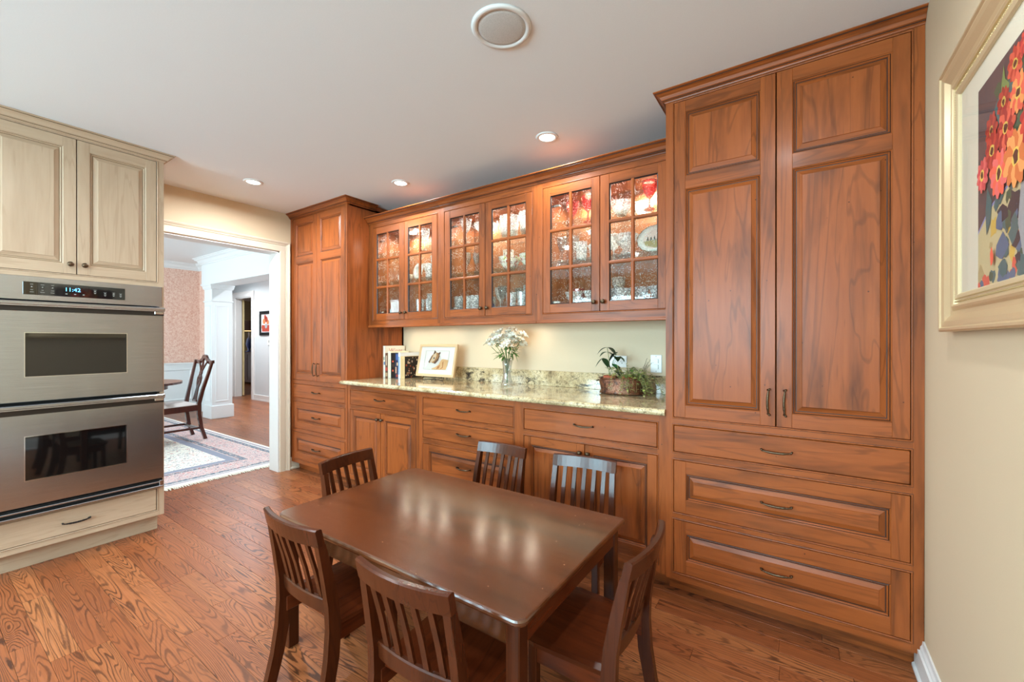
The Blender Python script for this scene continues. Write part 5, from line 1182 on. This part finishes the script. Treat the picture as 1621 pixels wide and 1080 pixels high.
cols = {'bg': (92, 74, 76), 'cloth': (214, 196, 148), 'cloth2': (190, 168, 116), 'edge': (150, 150, 196), 'red': (196, 62, 44), 'red2': (166, 44, 36), 'pink': (226, 104, 96), 'pink2': (206, 74, 74), 'or': (234, 150, 84), 'or2': (206, 110, 54),
        'ctr': (96, 48, 30), 'yel': (224, 184, 84), 'gr': (70, 92, 66), 'gr2': (126, 148, 82), 'teal': (72, 108, 108), 'vase': (168, 170, 172), 'dk': (44, 46, 56), 'blue': (92, 112, 140), 'coral': (228, 96, 70)}
CK = list(cols); d = MB(); lay = [0]
def poly(pts, c, dz=None):
    lay[0] += 1
    pts = [(min(max(x, ax0), ax1), min(max(z, az0), az1)) for x, z in pts]
    d.add([(x, -.0062 - .000012 * lay[0], z) for x, z in pts], [tuple(range(len(pts)))], CK.index(c))
W_ = lambda y, z: (-.345 - y, z - 1.283)         # room y, z -> picture coordinates
poly([(ax0, az0), (ax1, az0), (ax1, az1), (ax0, az1)], 'bg')
poly([(ax0, az0), (ax1, az0), (ax1, az0 + .17), (ax0 + .36, az0 + .22), (ax0 + .2, az0 + .215), (ax0 + .08, az0 + .19), (ax0, az0 + .145)], 'edge')
poly([(ax0, az0), (ax1, az0), (ax1, az0 + .163), (ax0 + .36, az0 + .212), (ax0 + .2, az0 + .208), (ax0 + .08, az0 + .183), (ax0, az0 + .138)], 'cloth')
pr_ = random.Random(9)
def blob(x, z, r_, c, n=9, j=.35, sx=1):
    poly([(x + r_ * (1 + pr_.uniform(-j, j)) * math.cos(k * 2 * PI / n) * sx, z + r_ * (1 + pr_.uniform(-j, j)) * math.sin(k * 2 * PI / n)) for k in range(n)], c)
for _ in range(14): blob(ax0 + pr_.random() * .5, az0 + .02 + pr_.random() * .12, pr_.uniform(.008, .028), pr_.choice(['cloth2', 'yel', 'cloth']), j=.5)
for _ in range(26): blob(ax0 + pr_.random() * .5, az0 + pr_.random() * .03, pr_.uniform(.008, .02), pr_.choice(['blue', 'teal', 'gr', 'coral']))
cxv = .50
for _ in range(46): blob(cxv + pr_.uniform(-.13, .13), .30 + pr_.uniform(-.06, .26), pr_.uniform(.015, .032), pr_.choice(['gr', 'gr', 'dk', 'teal', 'gr2']), j=.5)
for _ in range(22): blob(cxv + pr_.uniform(-.11, .05), .16 + pr_.uniform(-.05, .10), pr_.uniform(.012, .03), pr_.choice(['gr', 'dk', 'teal', 'coral', 'blue']), j=.5)
cv = .545; poly([(cv - .045, .30), (cv + .045, .30), (cv + .06, .22), (cv + .035, .15), (cv - .035, .15), (cv - .06, .22)], 'vase'); poly([(cv - .01, .29), (cv + .04, .29), (cv + .05, .22), (cv + .03, .16), (cv + .005, .16)], 'blue')
x, z = W_(-.655, 1.60); poly([(x, z + .03), (x + .03, z - .01), (x + .02, z - .06), (x - .005, z - .085), (x - .012, z - .03)], 'teal')
x, z = W_(-.755, 1.84); poly([(x - .02, z - .05), (x - .012, z + .0), (x, z + .035), (x + .008, z), (x + .03, z - .02), (x + .02, z - .055)], 'gr2')
x, z = W_(-.70, 1.80); poly([(x, z), (x + .03, z + .02), (x + .05, z - .02), (x + .03, z - .05)], 'teal')
def flower(y, z, r_, c1, c2, ctr='ctr', n=11):
    x, z = W_(y, z)
    for rr_, cc, off in ((r_, c2, 0), (r_ * .8, c1, .3)):
        for k in range(n):
            a = k * 2 * PI / n + off; p = .5 * 2 * PI / n; a2 = rr_ * pr_.uniform(.9, 1.1)
            poly([(x, z), (x + a2 * .8 * math.cos(a - p), z + a2 * .8 * math.sin(a - p)), (x + a2 * math.cos(a - p * .3), z + a2 * math.sin(a - p * .3)), (x + a2 * math.cos(a + p * .3), z + a2 * math.sin(a + p * .3)), (x + a2 * .8 * math.cos(a + p), z + a2 * .8 * math.sin(a + p))], cc if k % 2 else (c1 if off == 0 else c2))
    blob(x, z, r_ * .32, 'yel', 9, .2); blob(x, z, r_ * .22, ctr, 9, .3)
FL = [(-.816, 1.845, .040, 'coral', 'red'), (-.755, 1.792, .036, 'red', 'red2'), (-.683, 1.757, .040, 'red', 'red2'), (-.768, 1.728, .050, 'coral', 'red2'), (-.835, 1.775, .045, 'or', 'coral'), (-.692, 1.706, .048, 'red', 'red2'),
      (-.628, 1.668, .042, 'pink', 'pink2'), (-.735, 1.638, .056, 'pink', 'coral'), (-.828, 1.645, .064, 'or', 'or2'), (-.90, 1.70, .05, 'red', 'red2'), (-.93, 1.79, .045, 'pink', 'pink2'), (-.92, 1.62, .05, 'pink', 'coral'), (-1.0, 1.70, .045, 'coral', 'red'), (-.88, 1.86, .03, 'red', 'red2')]
for f_ in FL: flower(*f_)
x, z = W_(-.70, 1.455); blob(x, z, .022, 'coral', 9, .3, .5)
d.build('print', [plain('print_' + k, cols[k], .8) for k in CK], gf)
d = MB(); d.box(.104, FW - .104, -.0115, -.0100, .106, FH - .106) if False else d.box(.108, FW - .108, -.0095, -.0085, .048, FH - .048); d.build('glazing', picture_glass, gf)

# ------------------------------------------------------------------ child-size table and six chairs
TH = .55; tx0, tx1, ty0, ty1 = -2.165, -.955, -1.281, -.524
tb_ = thing('wooden_table', 'low dark brown wooden table with rounded corners ringed by six chairs', 'table', ((tx0 + tx1) / 2, (ty0 + ty1) / 2, 0))
hx, hy = (tx1 - tx0) / 2, (ty1 - ty0) / 2
def rrect(hx, hy, rs, n=6):
    P = []
    for sx_, sy_, r_, a0 in ((1, 1, rs[0], 0), (-1, 1, rs[1], 90), (-1, -1, rs[2], 180), (1, -1, rs[3], 270)):
        cx_, cy_ = sx_ * (hx - r_), sy_ * (hy - r_)
        for k in range(n + 1): a = R(a0 + 90 * k / n); P.append((cx_ + r_ * math.cos(a), cy_ + r_ * math.sin(a)))
    return P
d = MB(); P = rrect(hx, hy, (.012, .05, .05, .03)); n_ = len(P)
rings = [(0.012, TH - .022), (.003, TH - .020), (0, TH - .014), (0, TH - .007), (.002, TH - .002), (.006, TH)]
vs = []
for ins, z in rings:
    k_ = [(x * (hx - ins) / hx, y * (hy - ins) / hy, z) for x, y in P]; vs += k_
fs = [tuple(range(n_ - 1, -1, -1)), tuple((len(rings) - 1) * n_ + i for i in range(n_))]
for k in range(len(rings) - 1): fs += [(k * n_ + i, k * n_ + (i + 1) % n_, (k + 1) * n_ + (i + 1) % n_, (k + 1) * n_ + i) for i in range(n_)]
d.add(vs, fs); d.build('tabletop', table_wood, tb_)
ins = .022
for s_ in (-1, 1):
    d = MB(); d.box(-hx + .06, hx - .06, s_ * (hy - ins - .012) - .009, s_ * (hy - ins - .012) + .009, TH - .092, TH - .022, 0, .002); d.build('apron', table_wood, tb_)
    d = MB(); d.box(s_ * (hx - ins - .012) - .009, s_ * (hx - ins - .012) + .009, -hy + .06, hy - .06, TH - .092, TH - .022, 0, .002); d.build('apron', chair_wood_y, tb_)
for sx in (-1, 1):
    for sy in (-1, 1):
        d = MB(); cx_, cy_ = sx * (hx - ins - .022), sy * (hy - ins - .022); d.box(cx_ - .022, cx_ + .022, cy_ - .022, cy_ + .022, 0, TH - .022, 0, .003); d.build('leg', chair_wood_v, tb_)
scr = MB(); rs = random.Random(4)
for _ in range(60):
    x, y = rs.uniform(-hx * .95, hx * .95), rs.uniform(-hy * .95, hy * .95); r_ = rs.uniform(.0008, .0022)
    scr.add([(x + r_ * math.cos(k * 1.26), y + r_ * .8 * math.sin(k * 1.26), TH + .0003) for k in range(5)], [tuple(range(5))])
scr.build('paint_chips', plain('chip_tan', (178, 140, 104), .6), tb_, kind='stuff')

def make_chair(label, loc, rz):
    t_ = thing('slat_back_chair', label, 'chair', loc, rz, 'dark slat-back chairs around the low table')
    W1 = .158
    def arc(x, depth=.030): return -depth * (1 - (x / .17) ** 2)
    for sx in (-1, 1):
        d = MB(); P = [(sx * W1, -.205, 0), (sx * W1, -.178, .10), (sx * W1, -.160, .20), (sx * W1, -.153, .30), (sx * (W1 - .001), -.158, .38), (sx * (W1 - .003), -.175, .48), (sx * (W1 - .006), -.197, .59)]
        d.tube(P, 0, sq=[(.026, .036), (.026, .040), (.026, .044), (.026, .044), (.026, .040), (.026, .034), (.025, .026)], up=(0, 1, 0)); d.build('back_post', CHW, t_)
        d = MB(); d.box(sx * .150 - .015, sx * .150 + .015, .085, .115, 0, .296, 0, .003); d.build('leg', CHW, t_)
        d = MB(); d.box(sx * .151 - .008, sx * .151 + .008, -.15, .10, .242, .296, 1, .002); d.build('side_rail', CHW, t_)
    d = MB(); d.box(-.148, .148, .092, .108, .242, .296, 0, .002); d.build('front_rail', CHW, t_)
    # saddled seat with rounded front corners
    d = MB(); n1, n2 = 14, 12; vs = []
    def sx_(v): return .165 + .013 * v
    top = []; bot = []
    for j in range(n2 + 1):
        v = j / n2; y = -.135 + .268 * v
        for i in range(n1 + 1):
            u = i / n1 * 2 - 1; hw = sx_(v)
            if v > .85: hw -= .03 * ((v - .85) / .15) ** 2.2
            dip = .006 * (1 - u * u) * math.sin(PI * min(1, v * 1.1)) ; edge = .004 * max(abs(u) ** 14, v ** 18)
            top.append((u * hw, y, .318 - dip - edge)); bot.append((u * (hw - .004), min(y, .129), .297))
    vs = top + bot; N = len(top); k_ = n1 + 1; fs = []
    for j in range(n2):
        for i in range(n1): a = j * k_ + i; fs.append((a, a + 1, a + k_ + 1, a + k_)); fs.append((N + a, N + a + k_, N + a + k_ + 1, N + a + 1))
    for i in range(n1): fs.append((i, N + i, N + i + 1, i + 1)); a = n2 * k_ + i; fs.append((a, a + 1, N + a + 1, N + a))
    for j in range(n2): a = j * k_; fs.append((a, a + k_, N + a + k_, N + a)); a += n1; fs.append((a, N + a, N + a + k_, a + k_))
    d.add(vs, fs, 1, False); d.build('seat', CHW, t_)
    # curved top rail and lower rail
    def rail(z0, z1, yb, th, name, hw, lean, depth):
        d = MB(); n = 14; vs = []
        for i in range(n + 1):
            x = (i / n * 2 - 1) * hw; y0 = yb + arc(x, depth) - arc(hw, depth)
            vs += [(x, y0 - th / 2, z0), (x, y0 + th / 2, z0), (x, y0 + th / 2 - lean, z1 - .004), (x, y0 + th * .28 - lean, z1), (x, y0 - th * .28 - lean, z1), (x, y0 - th / 2 - lean, z1 - .004)]
        fs = [tuple(range(5, -1, -1)), tuple(n * 6 + k for k in range(6))]
        for i in range(n):
            for k in range(6): fs.append((i * 6 + k, (i + 1) * 6 + k, (i + 1) * 6 + (k + 1) % 6, i * 6 + (k + 1) % 6))
        d.add(vs, fs, 0); return d.build(name, CHW, t_)
    rail(.590, .648, -.199, .023, 'top_rail', .168, .012, .026); rail(.338, .388, -.150, .017, 'lower_rail', .148, .004, .020)
    for k in range(5):
        x = -.104 + .052 * k; d = MB()
        yb0 = -.152 + arc(x, .020) - arc(.148, .020); yb1 = -.199 + arc(x, .026) - arc(.168, .026)
        d.tube([(x, yb0, .380), (x, (yb0 + yb1) / 2 + .004, .485), (x, yb1, .594)], 0, sq=(.020, .009), up=(0, 1, 0)); d.build('slat', CHW, t_)
    return t_
ch = make_chair('dark slat-back chair at the table\'s near side, left, closest to the ovens', (-1.826, -1.184, 0), 0)
G = 'dark slat-back chairs around the low table'
dup(ch, (-1.255, -1.204, 0), R(3), 'dark slat-back chair at the table\'s near side, right, nearest the camera', G)
dup(ch, (-.982, -.862, 0), R(90), 'dark slat-back chair at table\'s right end, in front of the right pantry drawers', G)
dup(ch, (-2.160, -.782, 0), R(-90 + 7), 'dark slat-back chair at the table\'s left end, facing the right wall', G)
dup(ch, (-1.824, -.367, 0), R(180), 'dark slat-back chair on the cabinet side, left one, before the middle base cabinet', G)
dup(ch, (-1.285, -.346, 0), R(187), 'dark slat-back chair on the cabinet side, right one, with bluish sheen', G)
